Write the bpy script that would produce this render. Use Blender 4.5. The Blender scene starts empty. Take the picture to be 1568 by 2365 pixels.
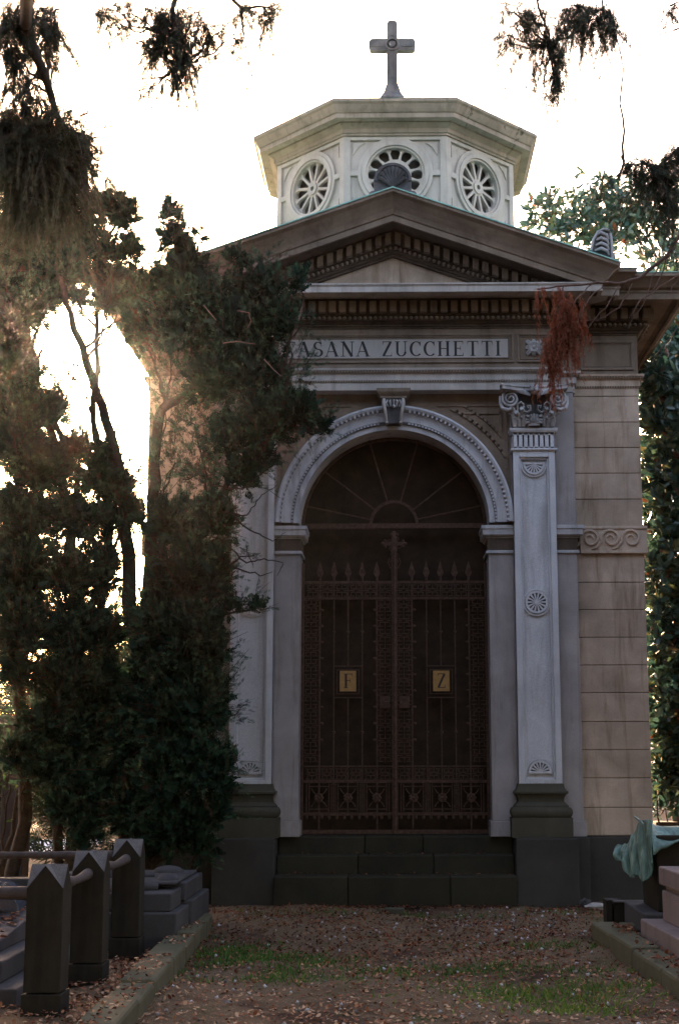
import bpy, math, random
import numpy as np
from mathutils import Vector
random.seed(7); RNG = np.random.default_rng(11)
PI = math.pi
S = bpy.context.scene
COL = S.collection

# ------------------------------------------------------------------ camera, sky, sun, exposure
W_, H_, F_ = 1568.0, 2365.0, 3285.0            # picture units used by at()
PPX, PPY = 870.0, 1182.5
YAW, PITCH, ROLL = math.radians(.7), math.radians(9.7), math.radians(-.1)
CAM = np.array([0., -14.3, 1.4])
fw = np.array([-math.sin(YAW)*math.cos(PITCH), math.cos(YAW)*math.cos(PITCH), math.sin(PITCH)])
rt = np.array([math.cos(YAW), math.sin(YAW), 0.])
up = np.cross(rt, fw)
_c, _s = math.cos(ROLL), math.sin(ROLL)
rt, up = _c*rt+_s*up, -_s*rt+_c*up
cd = bpy.data.cameras.new('camera'); cam = bpy.data.objects.new('camera', cd); COL.objects.link(cam)
from mathutils import Matrix
m = Matrix(((rt[0], up[0], -fw[0]), (rt[1], up[1], -fw[1]), (rt[2], up[2], -fw[2])))
cam.matrix_world = Matrix.Translation(Vector(CAM)) @ m.to_4x4()
cd.sensor_fit = 'VERTICAL'; cd.sensor_height = 36; cd.lens = 36*F_/H_
cd.shift_x = -(PPX-W_/2)/H_; cd.shift_y = 0
cd.clip_start = .05; cd.clip_end = 2000
S.camera = cam
SUN_EL, SUN_AZ = math.radians(16.6), math.radians(-12.8)      # azimuth from +Y, towards +X positive
w = bpy.data.worlds.new('World'); S.world = w; w.use_nodes = True
nt = w.node_tree; nt.nodes.clear()
sky = nt.nodes.new('ShaderNodeTexSky'); sky.sky_type = 'NISHITA'; sky.sun_disc = False
sky.sun_elevation = SUN_EL; sky.sun_rotation = SUN_AZ
sky.air_density = 1.2; sky.dust_density = 3.0; sky.ozone_density = 1.0
bg = nt.nodes.new('ShaderNodeBackground'); bg.inputs[1].default_value = .15
wo = nt.nodes.new('ShaderNodeOutputWorld')
wm = nt.nodes.new('ShaderNodeMix'); wm.data_type = 'RGBA'; wm.blend_type = 'MULTIPLY'; wm.inputs[0].default_value = 1
wm.inputs[7].default_value = (1.20, .97, .90, 1)
nt.links.new(sky.outputs[0], wm.inputs[6]); nt.links.new(wm.outputs[2], bg.inputs[0]); nt.links.new(bg.outputs[0], wo.inputs[0])
ld = bpy.data.lights.new('sun', 'SUN'); ld.energy = 4.0; ld.angle = math.radians(.5); ld.color = (1, .72, .46)
lo = bpy.data.objects.new('sun', ld); COL.objects.link(lo)
sd = Vector((math.sin(SUN_AZ)*math.cos(SUN_EL), math.cos(SUN_AZ)*math.cos(SUN_EL), math.sin(SUN_EL)))
lo.rotation_euler = sd.to_track_quat('Z', 'Y').to_euler()
lo.location = (-3, 20, 12)
S.view_settings.view_transform = 'Standard'; S.view_settings.look = 'None'
S.view_settings.exposure = 2.85; S.view_settings.gamma = 1
S.cycles.use_denoising = True
S.cycles.max_bounces = 6; S.cycles.diffuse_bounces = 3; S.cycles.transparent_max_bounces = 8

def at(u, v, Y):
    d = fw+rt*(u-PPX)/F_-up*(v-PPY)/F_
    return CAM+d*((Y-CAM[1])/d[1])

# ------------------------------------------------------------------ materials
def nmat(name):
    m = bpy.data.materials.new(name); m.use_nodes = True
    t = m.node_tree; b = t.nodes['Principled BSDF']
    return m, t, b
def noise(t, vec, scale, detail=6, rough=.6, dist=0):
    n = t.nodes.new('ShaderNodeTexNoise'); n.inputs['Scale'].default_value = scale
    n.inputs['Detail'].default_value = detail; n.inputs['Roughness'].default_value = rough
    n.inputs['Distortion'].default_value = dist
    if vec: t.links.new(vec, n.inputs['Vector'])
    return n.outputs['Fac']
def ramp(t, fac, stops):
    r = t.nodes.new('ShaderNodeValToRGB'); e = r.color_ramp.elements
    while len(e) < len(stops): e.new(.5)
    for q, (p, c) in zip(e, stops):
        q.position = p; q.color = (*c, 1) if len(c) == 3 else c
    t.links.new(fac, r.inputs[0]); return r.outputs[0]
def mix(t, fac, a, b, mode='MIX'):
    n = t.nodes.new('ShaderNodeMix'); n.data_type = 'RGBA'; n.blend_type = mode
    for k, s in ((0, fac), (6, a), (7, b)):
        if isinstance(s, (int, float)): n.inputs[k].default_value = s
        elif isinstance(s, tuple): n.inputs[k].default_value = (*s, 1)
        else: t.links.new(s, n.inputs[k])
    return n.outputs[2]
def coords(t, sc=(1, 1, 1)):
    tc = t.nodes.new('ShaderNodeTexCoord'); mp = t.nodes.new('ShaderNodeMapping')
    mp.inputs['Scale'].default_value = sc; t.links.new(tc.outputs['Object'], mp.inputs[0]); return mp.outputs[0]
def bump(t, b, h, strength=.3, dist=.01):
    n = t.nodes.new('ShaderNodeBump'); n.inputs['Strength'].default_value = strength
    n.inputs['Distance'].default_value = dist
    t.links.new(h, n.inputs['Height']); t.links.new(n.outputs[0], b.inputs['Normal'])
def k3(c, k): return tuple(min(1, x*k) for x in c)

def stone(name, c, speck=.25, blotch=.3, streak=.35, dirt=(.05, .04, .03), rough=.85, moss=0, bmp=.35):
    m, t, b = nmat(name)
    v = coords(t)
    sp = noise(t, v, 140, 3, .8)
    bl = noise(t, v, 2.3, 6, .6, .4)
    base = ramp(t, bl, [(.3, k3(c, 1-blotch)), (.7, k3(c, 1+blotch*.6))])
    sc = ramp(t, sp, [(.32, (1-speck,)*3), (.7, (1+speck*.4,)*3)])
    base = mix(t, 1.0, base, sc, 'MULTIPLY')
    sv = coords(t, (5.5, 5.5, .55))
    st = noise(t, sv, 1.6, 7, .65, .5)
    sf = ramp(t, st, [(.5, (0, 0, 0)), (.72, (streak,)*3)])
    base = mix(t, sf, base, dirt)
    if moss:
        mn = noise(t, coords(t), 3.1, 8, .7, .6)
        mf = ramp(t, mn, [(.5-moss*.3, (0, 0, 0)), (.66, (moss,)*3)])
        base = mix(t, mf, base, tuple(.35*q+.65*r for q, r in zip(c, (.048, .043, .022))))
    at_ = t.nodes.new('ShaderNodeAttribute'); at_.attribute_name = 'tone'
    base = mix(t, 1.0, base, ramp(t, at_.outputs['Fac'], [(0, (1, 1, 1)), (1, (.80, .79, .77))]), 'MULTIPLY')
    t.links.new(base, b.inputs['Base Color']); b.inputs['Roughness'].default_value = rough; b.inputs['Specular IOR Level'].default_value = .15
    hb = noise(t, v, 60, 6, .75)
    bump(t, b, hb, bmp, .006)
    return m

def foliage_mat(name, cols, rough=.6, trans=.35, spec=.15):
    m, t, b = nmat(name)
    a = t.nodes.new('ShaderNodeAttribute'); a.attribute_name = 'rnd'
    n = len(cols)
    colr = ramp(t, a.outputs['Fac'], [((i+.5)/n, c) for i, c in enumerate(cols)])
    t.links.new(colr, b.inputs['Base Color']); b.inputs['Roughness'].default_value = rough
    b.inputs['Specular IOR Level'].default_value = spec
    tr = t.nodes.new('ShaderNodeBsdfTranslucent'); t.links.new(colr, tr.inputs[0])
    ms = t.nodes.new('ShaderNodeMixShader'); ms.inputs[0].default_value = trans
    out = t.nodes['Material Output']
    t.links.new(b.outputs[0], ms.inputs[1]); t.links.new(tr.outputs[0], ms.inputs[2]); t.links.new(ms.outputs[0], out.inputs[0])
    return m
def plain(name, c, rough=.6, metal=0, var=.3, scale=20, bmp=.3, c2=None):
    m, t, b = nmat(name); v = coords(t)
    n = noise(t, v, scale, 6, .7, .3)
    col = ramp(t, n, [(.3, k3(c, 1-var)), (.7, c2 or k3(c, 1+var))])
    t.links.new(col, b.inputs['Base Color']); b.inputs['Roughness'].default_value = rough; b.inputs['Metallic'].default_value = metal
    if rough > .55: b.inputs['Specular IOR Level'].default_value = .2
    bump(t, b, noise(t, v, scale*3, 5, .7), bmp, .004)
    return m

M = {}
M['granite'] = stone('grey_granite', (.56, .565, .60), speck=.35, blotch=.18, streak=.4, dirt=(.12, .10, .08))
M['jamb'] = stone('jamb_stone', (.36, .33, .33), speck=.3, blotch=.25, streak=.5, dirt=(.12, .09, .07))
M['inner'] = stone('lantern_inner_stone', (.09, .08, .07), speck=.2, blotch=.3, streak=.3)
M['pale_grey'] = stone('pale_grey_stone', (.16, .145, .145), speck=.4, blotch=.6, streak=.6, dirt=(.05, .04, .035))  # pale stone, also paints sky light and frost onto the post tops
M['granite_arch'] = stone('arch_granite', (.46, .46, .49), speck=.25, blotch=.25, streak=.5, dirt=(.07, .06, .05))
M['capital'] = stone('carved_stone', (.42, .41, .42), speck=.25, blotch=.5, streak=.8, dirt=(.03, .025, .02))
M['wall'] = stone('beige_stone', (.50, .395, .315), speck=.25, blotch=.32, streak=.9, dirt=(.17, .115, .07))
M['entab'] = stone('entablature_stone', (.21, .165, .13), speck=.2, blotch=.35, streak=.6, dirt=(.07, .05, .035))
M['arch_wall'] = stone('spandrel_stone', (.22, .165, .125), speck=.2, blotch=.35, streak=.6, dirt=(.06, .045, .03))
M['fascia'] = stone('fascia_stone', (.40, .37, .35), speck=.2, blotch=.3, streak=.5, dirt=(.1, .08, .06))
M['soffit'] = stone('sooty_shaded_stone', (.10, .075, .058), speck=.25, blotch=.4, streak=.6, dirt=(.035, .026, .02))  # soot together with cornice shade, both put into the colour
M['panel'] = stone('inscription_stone', (.36, .34, .33), speck=.2, blotch=.2, streak=.3, dirt=(.15, .12, .1))
M['lantern'] = stone('lantern_stone', (.47, .42, .375), speck=.15, blotch=.2, streak=.35, dirt=(.16, .14, .10))
M['lantern_top'] = stone('lantern_cornice_stone', (.33, .27, .215), speck=.15, blotch=.3, streak=.55, dirt=(.10, .08, .05))
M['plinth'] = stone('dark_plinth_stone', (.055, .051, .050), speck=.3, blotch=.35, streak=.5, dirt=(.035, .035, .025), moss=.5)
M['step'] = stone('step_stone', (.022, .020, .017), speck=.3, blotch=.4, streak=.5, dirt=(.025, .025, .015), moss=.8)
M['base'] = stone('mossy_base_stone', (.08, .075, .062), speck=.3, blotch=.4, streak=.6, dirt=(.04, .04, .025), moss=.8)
M['carved_dark'] = stone('weathered_shaded_ornament', (.13, .125, .13), speck=.3, blotch=.6, streak=.6, dirt=(.03, .03, .03))  # also backs carved recesses, where it puts shade into the colour
M['copper'] = plain('verdigris_copper', (.22, .42, .37), .6, 0, .35, 8, .2)
M['bronze'] = None
M['iron'] = plain('rusty_iron', (.055, .031, .020), .8, .1, .4, 30, .5, (.095, .055, .038))
M['ink'] = plain('letter_black', (.02, .02, .022), .6, 0, .2, 30, .1)
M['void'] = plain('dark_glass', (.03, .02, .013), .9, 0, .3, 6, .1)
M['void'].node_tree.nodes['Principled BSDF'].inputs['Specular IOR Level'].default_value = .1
M['plate'] = plain('brass_plate', (.25, .145, .045), .45, .25, .2, 30, .15)
M['post'] = stone('post_stone', (.022, .017, .013), speck=.3, blotch=.4, streak=.7, dirt=(.03, .027, .02), moss=.35)
M['rail'] = plain('rail_stone', (.06, .047, .045), .8, 0, .35, 18, .6)
M['pink'] = stone('pink_granite', (.22, .165, .155), speck=.4, blotch=.15, streak=.35, dirt=(.05, .04, .035))
M['grave'] = stone('grave_stone', (.065, .06, .066), speck=.3, blotch=.35, streak=.4, dirt=(.05, .045, .04), moss=.3)
M['polish'] = plain('polished_dark_granite', (.05, .055, .07), .12, 0, .3, 90, .02)
M['kerb'] = stone('mossy_kerb', (.13, .115, .075), speck=.3, blotch=.4, streak=.4, dirt=(.04, .035, .02), moss=.95)
M['white'] = stone('white_marble', (.62, .58, .58), speck=.1, blotch=.15, streak=.3, dirt=(.3, .27, .25))
M['bark'] = plain('bark', (.045, .032, .022), .9, 0, .45, 14, 1.0)
M['twig'] = plain('pale_twig', (.14, .09, .075), .8, 0, .3, 30, .4)
M['pot'] = plain('purple_pot', (.14, .08, .09), .5, 0, .2, 20, .1)
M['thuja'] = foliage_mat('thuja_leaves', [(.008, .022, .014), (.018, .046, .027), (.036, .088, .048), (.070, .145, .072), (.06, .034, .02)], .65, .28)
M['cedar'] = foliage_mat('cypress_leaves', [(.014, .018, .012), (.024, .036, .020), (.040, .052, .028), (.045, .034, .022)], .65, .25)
M['rust'] = foliage_mat('dead_leaves', [(.10, .030, .015), (.20, .052, .024), (.30, .085, .038), (.17, .07, .042)], .7, .35)
M['magnolia'] = foliage_mat('magnolia_leaves', [(.022, .060, .050), (.038, .090, .070), (.065, .13, .105), (.09, .14, .06), (.16, .05, .02)], .3, .22, .6)
M['shrub'] = foliage_mat('shrub_leaves', [(.05, .09, .02), (.10, .16, .03), (.16, .20, .04)], .6, .45)
M['bluegreen'] = foliage_mat('greygreen_leaves', [(.06, .09, .08), (.10, .14, .13), (.16, .20, .20)], .5, .3)
M['dark_hedge'] = foliage_mat('hedge_leaves', [(.010, .016, .010), (.018, .026, .012), (.024, .034, .016)], .7, .2)
M['litter'] = foliage_mat('leaf_litter', [(.045, .015, .008), (.11, .034, .015), (.20, .07, .032), (.34, .17, .09), (.46, .29, .18)], .8, .1)
M['grass'] = foliage_mat('grass_blades', [(.05, .11, .025), (.09, .17, .035), (.21, .26, .05)], .6, .35)
M['pebble'] = foliage_mat('pebbles', [(.10, .09, .085), (.2, .18, .17), (.36, .34, .34), (.5, .48, .5)], .8, 0)

def bronze_mat():
    m, t, b = nmat('green_bronze')
    v = coords(t, (2.2, 2.2, .6)); n = noise(t, v, 6, 7, .7, .6)
    g = t.nodes.new('ShaderNodeNewGeometry'); sx = t.nodes.new('ShaderNodeSeparateXYZ'); t.links.new(g.outputs['Normal'], sx.inputs[0])
    c = ramp(t, n, [(.3, (.035, .05, .042)), (.5, (.09, .16, .14)), (.72, (.22, .36, .33))])
    t.links.new(c, b.inputs['Base Color']); b.inputs['Roughness'].default_value = .5; b.inputs['Metallic'].default_value = .15
    bump(t, b, noise(t, v, 40, 5, .7), .3, .004); return m
M['bronze'] = bronze_mat()
def ground_mat():
    m, t, b = nmat('ground_gravel'); v = coords(t)
    f = noise(t, v, 90, 6, .75); g = noise(t, v, .9, 7, .65, .6); l = noise(t, v, 2.2, 5, .6)
    base = ramp(t, f, [(.3, (.06, .035, .020)), (.5, (.145, .095, .058)), (.72, (.29, .21, .14))])
    brown = ramp(t, f, [(.3, (.020, .010, .008)), (.7, (.075, .036, .026))])
    gr = ramp(t, f, [(.3, (.02, .028, .010)), (.7, (.07, .095, .026))])
    base = mix(t, ramp(t, g, [(.52, (0, 0, 0)), (.64, (.85,)*3)]), base, brown)
    base = mix(t, ramp(t, l, [(.56, (0, 0, 0)), (.66, (.6,)*3)]), base, gr)
    t.links.new(base, b.inputs['Base Color']); b.inputs['Roughness'].default_value = .95; b.inputs['Specular IOR Level'].default_value = .1
    bump(t, b, noise(t, v, 55, 7, .8), .9, .02); return m
M['ground'] = ground_mat()

# ------------------------------------------------------------------ mesh builder
class MB:
    def __init__(s): s.v = []; s.f = []
    def add(s, vs, fs):
        n = len(s.v); s.v += [tuple(p) for p in vs]; s.f += [tuple(i+n for i in f) for f in fs]; return s
    def box(s, x0, x1, y0, y1, z0, z1):
        return s.add([(x0,y0,z0),(x1,y0,z0),(x1,y1,z0),(x0,y1,z0),(x0,y0,z1),(x1,y0,z1),(x1,y1,z1),(x0,y1,z1)],
                     [(0,3,2,1),(4,5,6,7),(0,1,5,4),(1,2,6,5),(2,3,7,6),(3,0,4,7)])
    def obox(s, c, ax, ay, az):
        c, ax, ay, az = map(Vector, (c, ax, ay, az)); P = []
        for k in (-1, 1):
            for (i, j) in ((-1,-1),(1,-1),(1,1),(-1,1)): P.append(c+ax*i+ay*j+az*k)
        return s.add(P, [(0,3,2,1),(4,5,6,7),(0,1,5,4),(1,2,6,5),(2,3,7,6),(3,0,4,7)])
    def prism_y(s, poly, y0, y1):          # poly in (x,z), counter-clockwise seen from -Y
        n = len(poly)
        s.add([(x,y0,z) for x,z in poly]+[(x,y1,z) for x,z in poly],
              [tuple(range(n)), tuple(range(2*n-1, n-1, -1))]+[(i, i+n, (i+1)%n+n, (i+1)%n) for i in range(n)]); return s
    def prism_z(s, poly, z0, z1):          # poly in (x,y)
        n = len(poly)
        return s.add([(x,y,z0) for x,y in poly]+[(x,y,z1) for x,y in poly],
              [tuple(range(n-1,-1,-1)), tuple(range(n, 2*n))]+[(i, (i+1)%n, (i+1)%n+n, i+n) for i in range(n)])
    def sweep(s, path, prof, pre=None, post=None, closed=False):
        n = len(path); k = len(prof); P = []
        def nrm(a, b):
            d = Vector((b[0]-a[0], b[1]-a[1])).normalized(); return Vector((d.y, -d.x))
        for i in range(n):
            a = path[i-1] if i > 0 else (path[-1] if closed else pre)
            b = path[i+1] if i < n-1 else (path[0] if closed else post)
            n1 = nrm(a, path[i]) if a is not None else nrm(path[i], b)
            n2 = nrm(path[i], b) if b is not None else n1
            mv = (n1+n2)/(1+n1.dot(n2))
            for (o, z) in prof: P.append((path[i][0]+mv.x*o, path[i][1]+mv.y*o, z))
        F = []
        for i in range(n if closed else n-1):
            j = (i+1) % n
            for q in range(k-1): F.append((i*k+q, j*k+q, j*k+q+1, i*k+q+1))
        if not closed: F += [tuple(range(k-1, -1, -1)), tuple((n-1)*k+q for q in range(k))]
        return s.add(P, F)
    def tube(s, pts, r, seg=8, cap=True):
        pts = [Vector(p) for p in pts]; n = len(pts)
        rs = r if isinstance(r, (list, tuple)) else [r]*n
        P = []; prev = None
        for i, p in enumerate(pts):
            d = (pts[min(i+1, n-1)]-pts[max(i-1, 0)]).normalized()
            a = d.orthogonal().normalized() if prev is None else (prev-d*prev.dot(d)).normalized()
            prev = a; b = d.cross(a)
            for q in range(seg):
                t = 2*PI*q/seg; P.append(p+(a*math.cos(t)+b*math.sin(t))*rs[i])
        F = [(i*seg+q, i*seg+(q+1)%seg, (i+1)*seg+(q+1)%seg, (i+1)*seg+q) for i in range(n-1) for q in range(seg)]
        if cap: F += [tuple(range(seg-1, -1, -1)), tuple((n-1)*seg+q for q in range(seg))]
        return s.add(P, F)
    def lathe(s, prof, c=(0,0), seg=24):   # prof (r,z)
        k = len(prof)
        P = [(c[0]+r*math.cos(2*PI*i/seg), c[1]+r*math.sin(2*PI*i/seg), z) for i in range(seg) for r, z in prof]
        return s.add(P, [(i*k+q, ((i+1)%seg)*k+q, ((i+1)%seg)*k+q+1, i*k+q+1) for i in range(seg) for q in range(k-1)])
    def ball(s, c, r, seg=8, rings=5):
        rx, ry, rz = r if isinstance(r, tuple) else (r, r, r)
        P = [(c[0], c[1], c[2]-rz)]
        for i in range(1, rings):
            t = -PI/2+PI*i/rings
            P += [(c[0]+rx*math.cos(t)*math.cos(2*PI*q/seg), c[1]+ry*math.cos(t)*math.sin(2*PI*q/seg), c[2]+rz*math.sin(t)) for q in range(seg)]
        P.append((c[0], c[1], c[2]+rz)); F = []
        for q in range(seg):
            F.append((0, 1+(q+1)%seg, 1+q)); F.append((len(P)-1, 1+(rings-2)*seg+q, 1+(rings-2)*seg+(q+1)%seg))
        for i in range(rings-2):
            for q in range(seg):
                a = 1+i*seg; F.append((a+q, a+(q+1)%seg, a+seg+(q+1)%seg, a+seg+q))
        return s.add(P, F)
    def arc(s, c, r0, r1, y0, y1, a0, a1, n=48):      # ring segment in the XZ plane, thickness in Y
        P = []
        for i in range(n+1):
            t = a0+(a1-a0)*i/n; cx, sz = math.cos(t), math.sin(t)
            for r in (r0, r1):
                for y in (y0, y1): P.append((c[0]+r*cx, y, c[1]+r*sz))
        F = []
        for i in range(n):
            a = i*4; b = a+4
            F += [(a, a+2, b+2, b), (a+1, b+1, b+3, a+3), (a, b, b+1, a+1), (a+2, a+3, b+3, b+2)]
        if abs(abs(a1-a0)-2*PI) > 1e-4: F += [(0, 1, 3, 2), (n*4, n*4+2, n*4+3, n*4+1)]
        return s.add(P, F)
    def arcprof(s, c, prof, a0, a1, n=64):            # prof (r, y) swept round c in XZ
        k = len(prof); P = []
        for i in range(n+1):
            t = a0+(a1-a0)*i/n
            P += [(c[0]+r*math.cos(t), y, c[1]+r*math.sin(t)) for r, y in prof]
        return s.add(P, [(i*k+q, i*k+q+1, (i+1)*k+q+1, (i+1)*k+q) for i in range(n) for q in range(k-1)])
    def xf(s, fn, start=0):
        for i in range(start, len(s.v)): s.v[i] = tuple(fn(*s.v[i]))
        return s
    def build(s, name, mat, parent=None, bev=0, smooth=0, fix=True):
        me = bpy.data.meshes.new(name); me.from_pydata(s.v, [], s.f)
        if fix:
            import bmesh
            bm = bmesh.new(); bm.from_mesh(me); bmesh.ops.delete(bm, geom=[q for q in bm.verts if not q.link_faces], context='VERTS'); bmesh.ops.recalc_face_normals(bm, faces=bm.faces); bm.to_mesh(me); bm.free()
        if smooth:
            me.shade_smooth(); me.set_sharp_from_angle(angle=math.radians(smooth))
        me.materials.append(M[mat]); o = bpy.data.objects.new(name, me); COL.objects.link(o)
        if parent is not None:
            o.parent = parent
            p = parent; off = Vector((0, 0, 0))
            while p is not None: off += p.location; p = p.parent
            if off.length: me.transform(Matrix.Translation(-off))
        if bev:
            b = o.modifiers.new('bevel', 'BEVEL'); b.width = bev; b.segments = 2; b.limit_method = 'ANGLE'; b.angle_limit = math.radians(40)
        return o
def tag(o, label=None, cat=None, group=None, kind=None):
    if label: o['label'] = label
    if cat: o['category'] = cat
    if group: o['group'] = group
    if kind: o['kind'] = kind
    return o
def thing(name, loc, label, cat, group=None):
    o = bpy.data.objects.new(name, None); COL.objects.link(o); o.location = loc; o.empty_display_size = .2
    return tag(o, label, cat, group)

# ================================================================== THE MAUSOLEUM
mau = thing('mausoleum', (0, 0, 0), 'stone family mausoleum with arched iron door, pediment and octagonal lantern', 'mausoleum')
ZP = .61                                                   # top of the plinth
# plan path of the frieze face
PATH = [(-2.55, 4.9), (-2.55, .13), (-1.87, .13), (-1.87, 0), (-1.68, 0), (-1.68, -.15), (1.68, -.15), (1.68, 0), (1.87, 0), (1.87, .13), (2.55, .13), (2.55, 4.9)]
# -- plinth under wings
mb = MB()
for s in (-1, 1):
    a, b = sorted((s*1.80, s*2.60)); mb.box(a, b, .09, 5.0, -.1, ZP-.005)
mb.box(-1.8, 1.8, .5, 5.0, -.1, ZP-.01)
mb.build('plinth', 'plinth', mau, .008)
for s in (-1, 1):
    a, b = sorted((s*1.155, s*1.75)); MB().box(a, b, -.35, .3, -.1, ZP).build('pedestal', 'plinth', mau, .01)
    a, b = sorted((s*1.753, s*1.885)); MB().box(a, b, -.12, .3, -.1, ZP-.003).build('plinth_return', 'plinth', mau, .006)
# -- steps
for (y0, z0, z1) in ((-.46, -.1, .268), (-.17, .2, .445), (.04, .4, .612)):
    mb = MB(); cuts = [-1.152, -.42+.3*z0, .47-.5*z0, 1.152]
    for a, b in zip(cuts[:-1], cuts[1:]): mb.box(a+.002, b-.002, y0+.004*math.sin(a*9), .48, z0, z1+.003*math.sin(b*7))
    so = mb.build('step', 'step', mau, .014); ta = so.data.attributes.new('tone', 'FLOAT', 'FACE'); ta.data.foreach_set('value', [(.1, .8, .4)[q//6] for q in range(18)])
# -- rusticated wings: every course a bevelled block row
joints = [ZP]
for v in (1865, 1797, 1732, 1667, 1600, 1536, 1472, 1408, 1345): joints.append(float(at(1420, v, .13)[2]))
ZB0, ZB1 = float(at(1420, 1279, .13)[2]), float(at(1420, 1216, .13)[2])
up_j = [ZB1]+[float(at(1420, v, .13)[2]) for v in (1153, 1093, 1034, 975)]+[5.08]
for s in (-1, 1):
    mb = MB()
    for js in (joints+[ZB0], up_j):
        for z0, z1 in zip(js[:-1], js[1:]):
            a, b = sorted((s*1.86, s*2.55)); mb.box(a, b, .13, 4.9, z0+.003, z1-.003)
    ww = mb.build('wing_wall', 'wall', mau, .006); ta = ww.data.attributes.new('tone', 'FLOAT', 'FACE')
    tv = [random.random() for _ in range(40)]; ta.data.foreach_set('value', [tv[q//6] for q in range(len(ww.data.polygons))])
    a, b = sorted((s*1.8, s*2.538)); MB().box(a, b, .142, 4.88, ZP, 5.9).build('wall_core', 'entab', mau)
    a, b = sorted((s*1.2, s*1.85)); MB().box(a, b, 0, .5, ZP, 5.1).build('inner_wall', 'jamb', mau, .004)
    # scroll band
    mb = MB(); a, b = sorted((s*1.9, s*2.585)); mb.box(a, b, .1, 3.0, ZB0, ZB1)
    mb.box(a, b+.0, .085, .1, ZB1-.03, ZB1); mb.box(a, b, .085, .1, ZB0, ZB0+.025)
    band = mb.build('scroll_band', 'wall', mau, .004)
    mb = MB(); zc = (ZB0+ZB1)/2; hh = (ZB1-ZB0)/2-.035
    for k in range(3):
        cx = s*(2.0+.21*k) if s > 0 else s*(2.0+.21*k)
        pts = []; rr = []
        for q in range(30):
            t = q/29; ang = PI*1.1-t*PI*3.1; r = hh*(.95-.72*t)
            pts.append((cx+r*math.cos(ang), .096-.004*math.sin(t*PI), zc+.01+r*math.sin(ang))); rr.append(.016-.006*t)
        if k < 3:
            pre = [(cx-.2+.0, .096, zc-hh*.9), (cx-.15, .096, zc-hh*.8), (cx-.11, .096, zc-hh*.3)]
            pts = pre+pts; rr = [.006, .012, .016]+rr
        mb.tube(pts, rr, 6)
    mb.xf(lambda x, y, z: (x, .1+(y-.1)*1.2, z)).build('scroll', 'wall', band, 0, 50)

# -- jambs (door side piers)
mb = MB()
for s in (-1, 1):
    a, b = sorted((s*.955, s*1.2)); mb = MB().box(a, b, 0, .5, ZP+.15, 3.69); j = mb.build('jamb', 'jamb', mau, .006)
    a, b = sorted((s*.935, s*1.2)); MB().box(a, b, -.03, .5, ZP, ZP+.15).build('jamb_base', 'jamb', j, .006)
    a, b = sorted((s*1.64, s*1.875)); MB().box(a, b, -.03, .12, ZP, ZP+.15).build('jamb_base', 'jamb', j, .006)
def impost(x0, x1, fl, fr):
    pr = [(0, 3.415), (.022, 3.415), (.022, 3.44), (.008, 3.445), (.008, 3.565), (.03, 3.58), (.03, 3.585), (.055, 3.60), (.06, 3.655), (.07, 3.66), (.07, 3.695), (0, 3.695)]
    mb = MB(); path = [(x0, .45), (x0, 0), (x1, 0), (x1, .45)] ; pre = post = None
    if not fl: path = path[1:]; pre = (x0-1, 0)
    if not fr: path = path[:-1]; post = (x1+1, 0)
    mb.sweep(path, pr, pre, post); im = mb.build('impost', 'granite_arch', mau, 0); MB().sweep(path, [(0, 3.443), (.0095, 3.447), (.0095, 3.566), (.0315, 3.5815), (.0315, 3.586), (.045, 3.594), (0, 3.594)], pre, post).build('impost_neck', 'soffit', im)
impost(.955, 1.22, True, False); impost(-1.22, -.955, False, True)
impost(1.63, 1.85, False, True); impost(-1.85, -1.63, True, False)

# -- arch wall with spandrels
AC = (0, 3.725); AR = .967
poly = [(-1.25, 3.69), (-1.25, 5.1), (1.25, 5.1), (1.25, 3.69), (AR+.02, 3.69)]
poly += [(AC[0]+(AR+.02)*math.cos(t), AC[1]+(AR+.02)*math.sin(t)) for t in [PI*i/64 for i in range(65)]]
poly += [(-AR-.02, 3.69)]
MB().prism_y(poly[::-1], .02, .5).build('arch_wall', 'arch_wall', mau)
# raised frames in the spandrels
for s in (-1, 1):
    mb = MB()
    def strip(pts, wd, y0, y1):
        for a, b in zip(pts[:-1], pts[1:]):
            a = Vector((a[0], 0, a[1])); b = Vector((b[0], 0, b[1])); d = (b-a); L = d.length/2; d.normalize()
            mb.obox((a+b)/2+Vector((0, (y0+y1)/2, 0)), d*(L+wd*.4), Vector((0, (y1-y0)/2, 0)), Vector((-d.z, 0, d.x))*wd/2)
    R = 1.34
    a0, a1 = math.acos(1.14/R), math.acos(.60/R)
    arc = [(s*R*math.cos(t), AC[1]+R*math.sin(t)) for t in [a0+(a1-a0)*i/12 for i in range(13)]]
    R2 = 1.43
    b0, b1 = math.acos(1.10/R2), math.acos(.72/R2)
    arc2 = [(s*R2*math.cos(t), AC[1]+R2*math.sin(t)) for t in [b0+(b1-b0)*i/10 for i in range(11)]]
    strip(arc, .03, .0, .019)
    top2 = arc2[-1][1]
    strip([arc2[0], (s*1.10, 4.88), (arc2[-1][0], 4.88)], .022, .004, .019); strip(arc2, .022, .003, .019)
    strip([(s*1.16, 4.3), (s*1.16, 4.96), (s*.45, 4.96)], .02, .006, .019)
    mb.build('spandrel_frame', 'arch_wall', mau, 0)
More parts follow.
